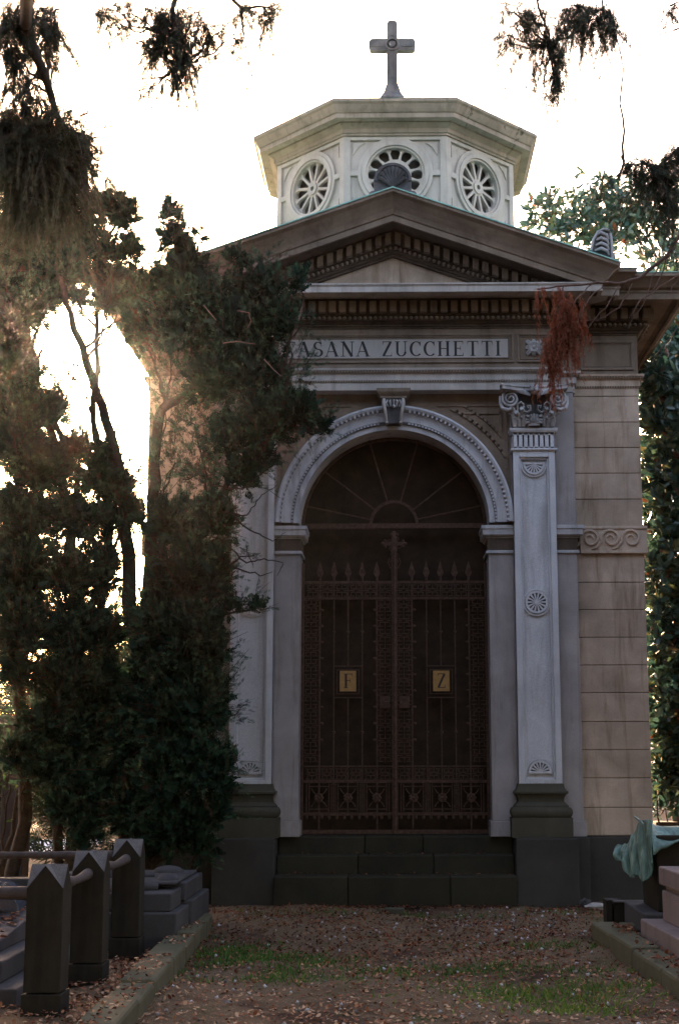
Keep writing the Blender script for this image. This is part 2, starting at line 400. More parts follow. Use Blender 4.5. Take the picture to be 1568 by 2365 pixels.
# -- archivolt
pr = [(AR, .5), (AR, -.05), (AR+.055, -.05), (AR+.055, -.062), (AR+.07, -.066), (AR+.075, -.062), (AR+.082, -.078), (AR+.15, -.078), (AR+.17, -.09), (AR+.18, -.09), (AR+.20, -.125), (AR+.222, -.135), (AR+.243, -.12), (AR+.243, .05)]
av = MB().arcprof(AC, pr, 0, PI, 96).build('archivolt', 'granite_arch', mau, 0, 35)
mb = MB(); mb.arc(AC, AR+.0545, AR+.0805, -.0665, -.05, .002, PI-.002, 90); mb.arc(AC, AR+.1775, AR+.199, -.097, -.08, .002, PI-.002, 90); mb.build('groove', 'carved_dark', av)  # dark rings laid on the mouldings, shade of the bead gaps as colour
mb = MB(); N = 92
for i in range(N):
    t = PI*(i+.5)/N; c, s_ = math.cos(t), math.sin(t)
    if abs(t-PI/2) < .13: continue
    r = AR+.068; mb.obox((AC[0]+r*c, -.068, AC[1]+r*s_), (c*.010, 0, s_*.010), (0, .009, 0), (-s_*.011, 0, c*.011))
for i in range(76):
    t = PI*(i+.5)/76; c, s_ = math.cos(t), math.sin(t)
    if abs(t-PI/2) < .13: continue
    r = AR+.188; mb.obox((AC[0]+r*c, -.107, AC[1]+r*s_), (c*.016, 0, s_*.016), (0, .014, 0), (-s_*.010, 0, c*.010))
mb.build('beading', 'granite_arch', av)
# -- keystone
mb = MB()
mb.add([(-.075,-.17,4.73),(.075,-.17,4.73),(.11,-.19,5.0),(-.11,-.19,5.0),(-.075,.1,4.73),(.075,.1,4.73),(.11,.1,5.0),(-.11,.1,5.0)],
       [(0,1,2,3),(5,4,7,6),(0,4,5,1),(1,5,6,2),(2,6,7,3),(3,7,4,0)])
ks = mb.build('keystone', 'carved_dark', mau, .008)
mb = MB()
for s in (-1, 1):
    mb.tube([(s*.098, -.185, 4.98), (s*.10, -.215, 4.93), (s*.088, -.225, 4.86), (s*.078, -.21, 4.8), (s*.072, -.18, 4.75), (s*.07, -.2, 4.72)], [.018, .02, .018, .015, .014, .018], 8)
mb.build('console_scroll', 'fascia', ks, 0, 50)
mb = MB()
for k in range(-2, 3):
    mb.tube([(k*.028, -.2, 4.90), (k*.04, -.215, 4.93+.02*(2-abs(k))), (k*.03, -.2, 4.97)], [.008, .014, .006], 6)
mb.ball((0, -.21, 4.90), .02); mb.build('carved_flower', 'capital', ks, 0, 50)
mb = MB(); mb.sweep([(-.125, .1), (-.125, -.19), (.125, -.19), (.125, .1)], [(0, 4.985), (.01, 4.99), (.01, 5.01), (.03, 5.03), (.045, 5.05), (.05, 5.085), (0, 5.085)])
mb.build('keystone_cap', 'entab', ks)

# -- pilasters
PX0, PX1 = 1.21, 1.632; PC = (PX0+PX1)/2
def rosette(mb, c, R, y, a0, a1, n, half=False):
    mb.arc(c, R*.80, R, y-.022, y, a0, a1, 40 if not half else 24)
    mb.arc(c, 0.001, R*.17, y-.024, y, a0, a1, 16)
    for i in range(n+1 if half else n):
        t = a0+(a1-a0)*i/n; cc, ss = math.cos(t), math.sin(t)
        r0, r1 = R*.15, R*.84
        wd0, wd1 = R*.03, R*.085
        p = []
        for (r, wd) in ((r0, wd0), (r1, wd1)):
            for q in (-1, 1): p.append((c[0]+cc*r-ss*wd*q, c[1]+ss*r+cc*wd*q))
        poly = [p[0], p[1], p[3], p[2]]
        mb.prism_y(poly, y-.02, y)
for s in (-1, 1):
    mb = MB(); fy = -.15
    x0, x1 = sorted((s*PX0, s*PX1)); zb, zt = 1.12, 4.455
    mb.box(x0, x1, fy+.055, .12, zb, zt)                         # recessed ground
    fr = .062
    mb.box(x0, x0+fr, fy, .10, zb, zt); mb.box(x1-fr, x1, fy, .10, zb, zt)
    mb.box(x0+fr, x1-fr, fy, .08, zt-.075, zt); mb.box(x0+fr, x1-fr, fy, .08, zb, zb+.04)
    q = .02                                                       # inner moulding of the frame
    for (a, b) in ((x0+fr, x0+fr+q), (x1-fr-q, x1-fr)): mb.box(a, b, fy+.022, .08, zb+.04, zt-.075)
    mb.box(x0+fr+q, x1-fr-q, fy+.022, .06, zt-.095, zt-.075); mb.box(x0+fr+q, x1-fr-q, fy+.022, .06, zb+.04, zb+.06)
    sh = mb.build('pilaster_shaft', 'granite', mau, .004)
    cx = s*PC
    for (zc, R, a0, a1, n, hf) in ((4.31, .108, PI, 2*PI, 8, True), (2.905, .115, 0, 2*PI, 14, False), (1.235, .115, 0, PI, 8, True)):
        mb = MB(); rosette(mb, (cx, zc), R, fy+.044, a0, a1, n, hf)
        if hf:
            zz = zc if a0 > 0 else zc-.014
            mb.box(cx-R, cx+R, fy+.018, fy+.044, zz, zz+.014)
        mb.arc((cx, zc), R*1.06, R*1.22, fy+.034, fy+.046, a0, a1, 30)
        ro = mb.build('rosette', 'granite', sh); MB().arc((cx, zc), .001, R*.82, fy+.040, fy+.050, a0, a1, 30).build('rosette_shade', 'carved_dark', ro)  # dark disc behind the petals paints dirt and shade into the gaps
    # neck with flutes
    MB().box(x0+.004, x1-.004, fy+.0265, fy+.03, zt+.02, 4.62).build('flute_shade', 'carved_dark', sh)  # dark sheet at the back of the flutes, their shade as colour
    mb = MB(); mb.box(x0, x1, fy+.030, .1, zt, 4.655)
    nf = 7; wv = (x1-x0-.05)/nf
    for k in range(nf+1):
        xx = x0+.025+wv*k; mb.box(max(x0, xx-.017), min(x1, xx+.017), fy-.004, fy+.03, zt+.01, 4.64)
    mb.box(x0, x1, fy-.004, fy+.03, 4.61, 4.64); mb.box(x0, x1, fy-.004, fy+.03, zt+.01, zt+.03)
    path = [(x0, .1), (x0, fy), (x1, fy), (x1, .1)]
    mb.sweep(path, [(0, zt-.012), (.022, zt-.008), (.026, zt+.004), (.018, zt+.012), (0, zt+.014)])
    mb.sweep(path, [(0, 4.632), (.022, 4.636), (.026, 4.645), (.032, 4.655), (.034, 4.672), (.02, 4.68), (0, 4.682)])
    mb.build('pilaster_neck', 'granite', mau)
    # attic base
    mb = MB()
    mb.sweep(path, [(0, 1.125), (.012, 1.12), (.02, 1.08), (.038, 1.055), (.05, 1.05), (.05, 1.03), (.03, 1.02), (.012, .985), (.012, .95), (.035, .925), (.05, .915), (.05, .90), (.068, .895), (.082, .875), (.086, .845), (.075, .815), (.06, .80), (0, .80)])
    mb.box(x0-.085, x1+.085, fy-.085, .1, ZP+.002, .80)
    mb.build('pilaster_base', 'base', mau, 0, 30)
    # ---- capital
    z0, z1 = 4.68, 5.09
    mb = MB()
    def bell(t): return .0+.05*t**2.2, .02+.10*t**2.5
    rows = []
    for i in range(9):
        t = i/8; dx, dy = bell(t); z = z0+(z1-.07-z0)*t
        rows += [(x0-dx, .1, z), (x0-dx, fy-dy*.6, z), (x1+dx, fy-dy*.6, z), (x1+dx, .1, z)]
    F = []
    for i in range(8):
        for q in range(3): F.append((i*4+q, i*4+q+1, i*4+5+q, i*4+4+q))
    mb.add(rows, F)
    cap = mb.build('capital', 'carved_dark', mau, 0, 30)  # bell darker than its leaves: dirt and recess shade in the colour
    # abacus with concave front
    pts = []
    hw = .325
    for i in range(17):
        t = -1+2*i/16; pts.append((cx+hw*t, fy-.13-.11*abs(t)**2.0))
    pts = [(cx-hw-.012, fy-.19), *pts, (cx+hw+.012, fy-.19), (cx+hw-.03, .1), (cx-hw+.03, .1)]
    mb = MB(); mb.prism_z(pts, z1-.055, z1-.02)
    pts2 = [(cx+(x-cx)*1.04, y-.012 if y < 0 else y) for x, y in pts]; mb.prism_z(pts2, z1-.02, z1-.002)
    mb.build('abacus', 'capital', cap, .004)
    for q in (-1, 1):
        mb = MB(); vx, vz = cx+q*.238, 4.955
        P = []; rr = []
        for i in range(46):
            t = i/45; ang = PI/2+(PI*4.6)*t*q*-1; r = .078*(1-t)**.85+.008
            P.append((vx+r*math.cos(ang), fy-.115-.03*t, vz+r*math.sin(ang))); rr.append(.0165*(1-.45*t))
        lead = [(cx+q*.03, fy-.10, 5.0), (cx+q*.08, fy-.105, 5.03), (cx+q*.15, fy-.11, 5.042)]
        mb.tube(lead+P, [.012, .016, .018]+rr, 8)
        mb.arc((vx, vz), .001, .078, fy-.095, fy-.02, 0, 2*PI, 24)
        mb.tube([(vx-q*.02, fy-.11, vz-.09), (vx+q*.03, fy-.12, vz-.115), (vx+q*.085, fy-.11, vz-.09), (vx+q*.1, fy-.09, vz-.04), (vx+q*.1, fy-.08, vz+.04)], [.012, .022, .02, .016, .014], 8)
        mb.build('volute', 'capital', cap, 0, 50)
    # leaves, inner scrolls
    mb = MB()
    for (lx, ln, wd) in ((-.19, .22, .035), (-.145, .16, .03), (-.10, .20, .032), (.10, .20, .032), (.145, .16, .03), (.19, .22, .035), (-.05, .12, .02), (.05, .12, .02)):
        P = []; r_ = []
        for i in range(9):
            t = i/8; P.append((cx+lx*(1+.25*t*t), fy-.02-.05*t-.06*max(0, t-.6)*2, z0+.01+ln*t-.03*max(0, t-.75)*4)); r_.append(wd*(.45+.55*math.sin(PI*(.15+.7*t))))
        mb.tube(P, r_, 6)
        for k in (-1, 1):
            mb.tube([(P[3][0], P[3][1]-.01, P[3][2]), (P[5][0]+k*wd*1.1, P[5][1]-.02, P[5][2]-.01), (P[6][0]+k*wd*1.3, P[6][1]-.02, P[6][2]-.045)], [.012, .012, .006], 5)
    for q in (-1, 1):
        P = [(cx+q*.15+.0, fy-.07, 4.80), (cx+q*.11, fy-.09, 4.84), (cx+q*.07, fy-.10, 4.82), (cx+q*.035, fy-.11, 4.845), (cx+q*.04, fy-.12, 4.885), (cx+q*.07, fy-.115, 4.885), (cx+q*.06, fy-.12, 4.86)]
        mb.tube(P, [.008, .012, .012, .013, .012, .01, .008], 7)
        P = [(cx+q*.21, fy-.06, 4.78), (cx+q*.16, fy-.08, 4.84), (cx+q*.17, fy-.1, 4.90), (cx+q*.13, fy-.1, 4.93), (cx+q*.10, fy-.1, 4.90)]
        mb.tube(P, [.010, .012, .012, .010, .008], 7)
        mb.ball((cx+q*.105, fy-.11, 4.875), .013)
    mb.build('acanthus_leaves', 'capital', cap, 0, 60)
    # shell
    mb = MB()
    for k in range(9):
        t = PI*k/8; mb.tube([(cx+.02*math.cos(t), fy-.06, 4.72), (cx+.055*math.cos(t), fy-.085, 4.72+.055*math.sin(t)), (cx+.085*math.cos(t), fy-.075, 4.72+.088*math.sin(t))], [.007, .011, .015], 6)
    mb.box(cx-.06, cx+.06, fy-.07, fy-.02, 4.692, 4.715)
    mb.build('shell_ornament', 'capital', cap, 0, 50)
    # cherub head with wings
    mb = MB(); hz = 5.045
    mb.ball((cx, fy-.165, hz), (.042, .042, .055), 14, 10)
    for q in (-1, 1):
        mb.ball((cx+q*.024, fy-.20, hz-.018), (.017, .012, .017), 8, 6)
        mb.ball((cx+q*.042, fy-.16, hz-.005), (.010, .010, .014), 6, 5)
    mb.ball((cx, fy-.211, hz-.012), (.008, .012, .012), 8, 6)
    mb.ball((cx, fy-.198, hz-.038), (.014, .008, .006), 8, 6)
    for k in range(14):
        a = k*.9; mb.ball((cx+.040*math.cos(a)*(.4+.6*(k/14)), fy-.165+.02*math.sin(a), hz+.048-.022*(k/14)), (.014, .014, .011), 6, 5)
    mb.build('cherub_head', 'capital', cap, 0, 50)
    mb = MB()
    for q in (-1, 1):
        for k in range(4):
            mb.tube([(cx+q*.04, fy-.14, 4.985+.005*k), (cx+q*(.085+.012*k), fy-.15, 5.0+.012*k), (cx+q*(.14+.03*k), fy-.14, 5.012+.012*k)], [.010, .013, .006], 6)
    mb.build('wing_ornament', 'capital', cap, 0, 50)

# -- entablature (one sweep round the building)
SPL = (([(-1.87, .13)]+PATH[3:-3]+[(1.87, .13)], (-2.55, .13), (2.55, .13)), (PATH[:2]+[(-1.87, .13)], None, (-1.87, 0)), ([(1.87, .13)]+PATH[-2:], (1.87, 0), None))
APR = ([(-.2, 5.085), (0, 5.085), (0, 5.165), (.006, 5.17), (.006, 5.182), (.016, 5.185), (.016, 5.25), (.03, 5.262), (.034, 5.275), (.055, 5.283), (.06, 5.305), (.02, 5.31), (0, 5.315), (-.2, 5.315)])
for (pt, pr_, po_), mt_ in zip(SPL[::-1], ('wall', 'wall', 'fascia')): ent = MB().sweep(pt, APR, pr_, po_).build('architrave', mt_, mau)
def along(path, step, lo=0, hi=None):           # points along the plan path with their outward normals
    out = []
    for a, b in zip(path[:-1], path[1:]):
        a = Vector(a); b = Vector(b); L = (b-a).length; d = (b-a)/L; n = max(1, round(L/step))
        for i in range(n): out.append((a+d*(i+.5)*L/n, d, Vector((d.y, -d.x)), L))
    return out
def off(path, o):
    out = []
    for i, p in enumerate(path):
        def nr(a, b):
            d = Vector((b[0]-a[0], b[1]-a[1])).normalized(); return Vector((d.y, -d.x))
        n1 = nr(path[i-1], p) if i else nr(p, path[1]); n2 = nr(p, path[i+1]) if i < len(path)-1 else n1
        mv = (n1+n2)/(1+n1.dot(n2)); out.append((p[0]+mv.x*o, p[1]+mv.y*o))
    return out
FR = [p for p in PATH[1:-1]]                     # front stretches
def rowof(mb, path, o, step, w, dep, z0, z1, ball=False, minlen=.1):
    pp = off(path, o)
    for p, d, n, L in along(pp, step):
        if L < minlen: continue
        c = Vector((p.x, p.y, (z0+z1)/2)); d3 = Vector((d.x, d.y, 0)); n3 = Vector((n.x, n.y, 0))
        if ball: mb.ball(tuple(c), (w, w, (z1-z0)/2), 6, 4)
        else: mb.obox(c, d3*w, n3*dep, Vector((0, 0, (z1-z0)/2)))
SIDEP = [(-2.55, 1.6), (-2.55, .13)]+PATH[2:-2]+[(2.55, .13), (2.55, 1.6)]
mb = MB(); rowof(mb, SIDEP, .009, .026, .008, .006, 5.168, 5.184); rowof(mb, SIDEP, .044, .03, .010, .006, 5.264, 5.28); mb.build('bead_moulding', 'entab', ent)
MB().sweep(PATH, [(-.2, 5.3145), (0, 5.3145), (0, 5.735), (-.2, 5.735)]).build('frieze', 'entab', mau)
cor = MB().sweep(PATH, [(-.2, 5.734), (.012, 5.734), (.012, 5.75), (.028, 5.757), (.028, 5.772), (.048, 5.78), (.055, 5.79), (.075, 5.80), (.075, 5.842), (.095, 5.85), (.10, 5.865), (.10, 6.0), (.13, 6.005), (.13, 6.02), (.383, 6.015)]).build('soffit', 'soffit', mau)  # darker stone deepens the weak shade under the cornice
CPR = ([(-.2, 6.022), (.385, 6.0155), (.385, 5.993), (.42, 5.993), (.42, 6.05), (.425, 6.055), (.425, 6.062), (.435, 6.066), (.435, 6.082), (-.2, 6.10)])
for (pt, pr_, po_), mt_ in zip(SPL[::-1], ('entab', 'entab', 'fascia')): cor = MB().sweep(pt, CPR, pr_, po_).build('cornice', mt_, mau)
mb = MB(); rowof(mb, SIDEP, .10, .0525, .0175, .012, 5.803, 5.842, True, .05); mb.build('bead_row', 'entab', cor, 0, 60)
mb = MB(); rowof(mb, SIDEP, .135, .105, .034, .036, 5.868, 5.985, False, .05); mb.build('dentil_row', 'entab', cor, .003)
# sima above wings and returns
SP = [(.43, 6.083), (.44, 6.09), (.47, 6.10), (.50, 6.13), (.545, 6.17), (.575, 6.185), (.58, 6.19), (.58, 6.222), (-.1, 6.235)]
for s in (-1, 1):
    if s > 0: pth = [(1.68, -.15), (1.68, 0), (1.87, 0), (1.87, .13), (2.55, .13), (2.55, 4.9)]; mb = MB().sweep(pth, SP, pre=(0, -.15))
    else: pth = [(-2.55, 4.9), (-2.55, .13), (-1.87, .13), (-1.87, 0), (-1.68, 0), (-1.68, -.15)]; mb = MB().sweep(pth, SP, post=(0, -.15))
    si = mb.build('gutter_moulding', 'entab', mau)
    cp = [(.56, 6.2225), (.588, 6.2225), (.588, 6.232), (.3, 6.245)]
    if s > 0: MB().sweep(pth, cp, pre=(0, -.15)).build('copper_edge', 'copper', si)
    else: MB().sweep(pth, cp, post=(0, -.15)).build('copper_edge', 'copper', si)
# frieze panels
def frame(mb, x0, x1, z0, z1, wd, y0, y1):
    mb.box(x0, x1, y0, y1, z1-wd, z1); mb.box(x0, x1, y0, y1, z0, z0+wd)
    mb.box(x0, x0+wd, y0, y1, z0+wd, z1-wd); mb.box(x1-wd, x1, y0, y1, z0+wd, z1-wd)
FY = -.15
mb = MB(); frame(mb, -1.235, 1.235, 5.37, 5.68, .022, FY-.018, FY); frame(mb, -1.21, 1.21, 5.395, 5.655, .012, FY-.010, FY); frame(mb, -1.185, 1.185, 5.415, 5.63, .008, FY-.014, FY-.002)
mb.build('inscription_frame', 'entab', mau, .003)
pn = MB().box(-1.176, 1.176, FY-.008, FY+.002, 5.424, 5.621).build('inscription_panel', 'panel', mau)
for s in (-1, 1):
    cx = s*1.44
    mb = MB(); frame(mb, cx-.17, cx+.17, 5.37, 5.68, .022, FY-.02, FY); frame(mb, cx-.14, cx+.14, 5.40, 5.65, .012, FY-.012, FY)
    mt = mb.build('square_panel', 'entab', mau, .003)
    mb = MB()
    for k in range(8):
        t = PI*k/4+PI/8*0; L = .105 if k % 2 else .085
        for e in (-.16, .16):
            mb.tube([(cx, FY-.015, 5.525), (cx+.05*math.cos(t+e), FY-.03, 5.525+.05*math.sin(t+e)), (cx+L*math.cos(t+e*.6), FY-.012, 5.525+L*math.sin(t+e*.6))], [.008, .022, .008], 6)
    mb.ball((cx, FY-.03, 5.525), .022); mb.build('carved_flower', 'capital', mt, 0, 50)
    a, b = sorted((s*1.95, s*2.51)); mb = MB(); frame(mb, a, b, 5.36, 5.68, .03, .13-.018, .13); frame(mb, a+.035, b-.035, 5.395, 5.645, .012, .13-.008, .13)
    mb.build('frieze_frame', 'entab', mau, .003)
# lettering
def glyph(ch):
    R = []; T = .15; t_ = .05
    def st(x, w_=T, z0=0, z1=1, sf=True):
        R.append([(x, z0), (x+w_, z0), (x+w_, z1), (x, z1)])
        if sf:
            for z in (0, .955): R.append([(x-.075, z), (x+w_+.075, z), (x+w_+.075, z+.045), (x-.075, z+.045)])
    def bar(x0, x1, z, h=t_): R.append([(x0, z), (x1, z), (x1, z+h), (x0, z+h)])
    def stroke(pts, ws):
        for (a, b, wa, wb) in zip(pts[:-1], pts[1:], ws[:-1], ws[1:]):
            a = Vector(a); b = Vector(b); d = (b-a).normalized(); n = Vector((-d.y, d.x)); e = d*.006
            R.append([tuple(a-e-n*wa/2), tuple(b+e-n*wb/2), tuple(b+e+n*wb/2), tuple(a-e+n*wa/2)])
    def arcs(c, rx, rz, a0, a1, wmax, n=16):
        P = []; W2 = []
        for i in range(n+1):
            a = a0+(a1-a0)*i/n; P.append((c[0]+rx*math.cos(a), c[1]+rz*math.sin(a))); W2.append(.05+(wmax-.05)*abs(math.cos(a))**1.5)
        stroke(P, W2)
    def tri(a, b, c): R.append([a, b, c])
    if ch == 'F': st(.1); bar(.2, .64, .95); tri((.64, 1), (.58, 1), (.64, .72)); bar(.25, .48, .5); bar(.46, .49, .38, .29); wd = .66
    elif ch == 'E': st(.1); bar(.2, .64, .95); tri((.64, 1), (.58, 1), (.64, .74)); bar(.2, .66, 0); tri((.66, 0), (.66, .28), (.6, 0)); bar(.25, .48, .49); bar(.46, .49, .38, .27); wd = .74
    elif ch == 'A': stroke([(.08, .0), (.38, 1)], [.05, .05]); stroke([(.38, 1), (.72, 0)], [.16, .16]); bar(.18, .58, .3, .05); bar(-.02, .2, 0, .045); bar(.58, .86, 0, .045); wd = .84
    elif ch == 'N': st(.12, .06, 0, 1, False); bar(0, .28, 0, .045); bar(-.02, .22, .955, .045); stroke([(.14, 1), (.70, 0)], [.17, .17]); st(.68, .06, 0, 1, False); bar(.58, .84, .955, .045); wd = .84
    elif ch == 'S': arcs((.32, .735), .22, .24, math.radians(35), math.radians(270), .15, 14); arcs((.32, .255), .24, .235, math.radians(90), math.radians(-145), .15, 14); bar(.5, .53, .68, .3); bar(.08, .11, .02, .3); wd = .64
    elif ch == 'Z': bar(.06, .62, .95); tri((.06, 1), (.06, .72), (.13, 1)); stroke([(.56, .96), (.12, .04)], [.15, .15]); bar(.06, .64, 0); tri((.64, 0), (.64, .28), (.58, 0)); wd = .7
    elif ch == 'U': st(.08, .14, .28, .96, False); bar(-.01, .31, .955, .045); st(.62, .055, .28, .96, False); bar(.53, .77, .955, .045); arcs((.40, .28), .25, .26, PI, 2*PI, .13, 14); wd = .78
    elif ch == 'C': arcs((.43, .5), .34, .475, math.radians(48), math.radians(312), .16, 22); bar(.66, .69, .68, .3); tri((.69, .98), (.69, .66), (.6, .84)); wd = .74
    elif ch == 'H': st(.09); st(.57); bar(.2, .6, .48); wd = .84
    elif ch == 'T': st(.3); bar(.04, .71, .95); tri((.04, 1), (.04, .70), (.1, 1)); tri((.71, 1), (.71, .70), (.65, 1)); wd = .76
    elif ch == 'I': st(.1); wd = .36
    else: wd = .5
    return R, wd
def write(text, x0, x1, z0, h, y, mb, gap=.13, space=.62):
    tot = sum((glyph(c)[1]+gap) if c != ' ' else space for c in text)-gap
    sx = (x1-x0)/tot; x = x0
    for c in text:
        if c == ' ': x += space*sx; continue
        G, wd = glyph(c)
        for k, p in enumerate(G):
            q = [(x+a*sx, z0+b*h) for a, b in p]
            ar = sum(q[i][0]*q[(i+1) % len(q)][1]-q[(i+1) % len(q)][0]*q[i][1] for i in range(len(q)))
            if ar < 0: q = q[::-1]
            mb.prism_y(q, y-.0015-.00012*k, y+.001)
        x += (wd+gap)*sx
mb = MB(); write('FASANA ZUCCHETTI', -1.115, 1.105, 5.441, .158, FY-.008, mb); mb.build('lettering', 'ink', pn)

# -- pediment
ZA = 7.03; SL = (ZA-6.225)/2.26; OX = 1.68
RP = [(-.05, -.52), (.02, -.52), (.02, -.50), (.045, -.49), (.05, -.475), (.07, -.47), (.07, -.415), (.09, -.41), (.09, -.29), (.12, -.285), (.12, -.27), (.385, -.275), (.385, -.285), (.42, -.285), (.42, -.225), (.435, -.215), (.44, -.20), (.455, -.17), (.49, -.12), (.54, -.06), (.575, -.035), (.58, -.03), (.58, 0), (-.3, 0)]
rake = None
for s in (-1, 1):
    A = []; B = []
    for (o, h) in RP:
        xe = min(OX+o, (ZA+h-6.075)/SL) if o > -.2 else OX
        A.append((0, -.15-o, ZA+h)); B.append((s*xe, -.15-o, ZA+h-SL*xe))
    k = len(RP); mb = MB().add(A+B, [(i, i+1, k+i+1, k+i) for i in range(k-1)]+[tuple(range(k, 2*k))])
    q_ = RP.index((.385, -.285)); fs = [(i, i+1, k+i+1, k+i) for i in range(k-1)]
    rk = MB().add(A+B, fs[q_:]+[tuple(range(k, 2*k))]).build('raking_cornice', 'entab', mau); MB().add(A+B, fs[:q_]).build('raking_soffit', 'soffit', rk)  # underside in darker stone, its shade put into the colour
    L = OX+.58
    mb = MB()
    for (o0, o1, h0, h1) in ((.5, .592, .001, .014),):
        mb.add([(0, -.15-o1, ZA+h0), (0, -.15-o0, ZA+h0), (0, -.15-o0, ZA+h1), (0, -.15-o1, ZA+h1), (s*(L+.01), -.15-o1, ZA+h0-SL*L), (s*(L+.01), -.15-o0, ZA+h0-SL*L), (s*(L+.01), -.15-o0, ZA+h1-SL*L), (s*(L+.01), -.15-o1, ZA+h1-SL*L)],
               [(0,1,2,3),(4,7,6,5),(0,4,5,1),(1,5,6,2),(2,6,7,3),(3,7,4,0)])
    mb.build('copper_edge', 'copper', rk)
    dv = Vector((s, 0, -SL)).normalized(); nv = Vector((SL*s, 0, 1)).normalized()
    mb = MB(); x = .05
    while x < 1.75:
        z = ZA-.35-SL*x
        if z > 6.02: mb.obox((s*x, -.15-.125, z), dv*.032, (0, .035, 0), Vector((0, 0, 1))*.052)
        x += .1
    mb.build('dentil_row', 'entab', rk, .003)
    mb = MB(); x = .026
    while x < 1.5:
        z = ZA-.443-SL*x
        if z > 6.03: mb.ball((s*x, -.15-.085, z), (.018, .018, .022), 6, 4)
        x += .05
    mb.build('bead_row', 'entab', rk, 0, 60)
MB().prism_y([(-1.75, 6.08), (1.75, 6.08), (0, 6.08+1.75*SL-.06+.0)], -.13, .3).build('tympanum', 'wall', mau)
# roof behind the pediment and over the block
mb = MB()
for s in (-1, 1):
    mb.add([(0, -.70, ZA+.004), (0, 1.3, ZA+.004), (s*2.2, 1.3, ZA-SL*2.2+.004), (s*2.2, -.70, ZA-SL*2.2+.004)], [(0, 1, 2, 3)])
mb.add([(-3.05, .02, 6.246), (3.05, .02, 6.246), (3.05, 5.4, 6.246), (-3.05, 5.4, 6.246), (-1.3, 1.3, 7.05), (1.3, 1.3, 7.05), (1.3, 3.7, 7.05), (-1.3, 3.7, 7.05)], [(0,1,5,4),(1,2,6,5),(2,3,7,6),(3,0,4,7),(4,5,6,7)])
mb.build('roof', 'copper', mau)
MB().box(-2.5, 2.5, .9, 4.85, ZP, 6.24).build('inner_core', 'entab', mau)
MB().box(-2.5, 2.5, .45, .9, 5.0, 6.2).build('attic_core', 'entab', mau)

# -- acroteria
mb = MB(); yb = -.66
poly = [(.19*math.cos(t)*(1 if math.sin(t) < .2 else 1), 7.13+.20*math.sin(t)) for t in [PI*i/20 for i in range(21)]]
poly += [(-.19, 6.97), (.19, 6.97)]
mb.prism_y([(x, z) for x, z in poly], yb, yb+.1)
ac = mb.build('palmette', 'carved_dark', mau, .01)
mb = MB()
mb.arc((0, 7.13), .165, .192, yb-.02, yb, 0, PI, 24)
for k in range(9):
    t = PI*(k+.5)/9; c, s_ = math.cos(t), math.sin(t)
    mb.tube([(0, yb-.02, 7.06), (.07*c, yb-.03, 7.10+.07*s_), (.125*c, yb-.03, 7.13+.14*s_), (.14*c, yb-.01, 7.13+.12*s_)], [.008, .014, .020, .010], 6)
for s in (-1, 1):
    mb.ball((s*.2, yb+.03, 7.0), (.045, .04, .04), 10, 6)
mb.build('palmette_leaves', 'carved_dark', ac, 0, 50)
for s in (-1, 1):
    xo = 2.19; zb = ZA-SL*xo+.01
    mb = MB()
    pl = [(xo+.02, zb-.01), (xo+.02, zb+.16), (xo+.005, zb+.30), (xo-.035, zb+.36), (xo-.10, zb+.355), (xo-.155, zb+.30), (xo-.19, zb+.22), (xo-.2, zb+.14), (xo-.25, zb+.115), (xo-.27, zb+.09)]
    mb.prism_y([(s*x, z) for x, z in pl], -.66, -.56); co = mb.build('corner_palmette', 'carved_dark', mau, .012)
    mb = MB()
    for k in range(4):
        z = zb+.10+.055*k
        mb.tube([(s*(xo-.17+.02*k*.5), -.665, z+.02), (s*(xo-.11), -.69, z+.035), (s*(xo-.05), -.685, z+.01), (s*(xo-.03), -.67, z-.03)], [.010, .018, .017, .010], 6)
    mb.tube([(s*(xo-.21), -.67, zb+.12), (s*(xo-.18), -.67, zb+.24), (s*(xo-.13), -.67, zb+.32), (s*(xo-.07), -.67, zb+.345), (s*(xo-.02), -.67, zb+.33)], [.014, .014, .014, .014, .018], 6)
    mb.tube([(s*(xo+.0), -.67, zb), (s*(xo+.002), -.67, zb+.18), (s*(xo-.01), -.67, zb+.30)], [.014, .014, .014], 6)
    mb.build('palmette_leaves', 'capital', co, 0, 50)

# -- lantern
LC = (0.03, 2.5); LR = 1.42
def octo(R, rot=0): return [(LC[0]+R/math.cos(PI/8)*math.cos(PI/8+PI/4*i+rot), LC[1]+R/math.cos(PI/8)*math.sin(PI/8+PI/4*i+rot)) for i in range(8)]
ZL0, ZL1 = 6.7, 8.41; RZ = 7.965; RR = .385
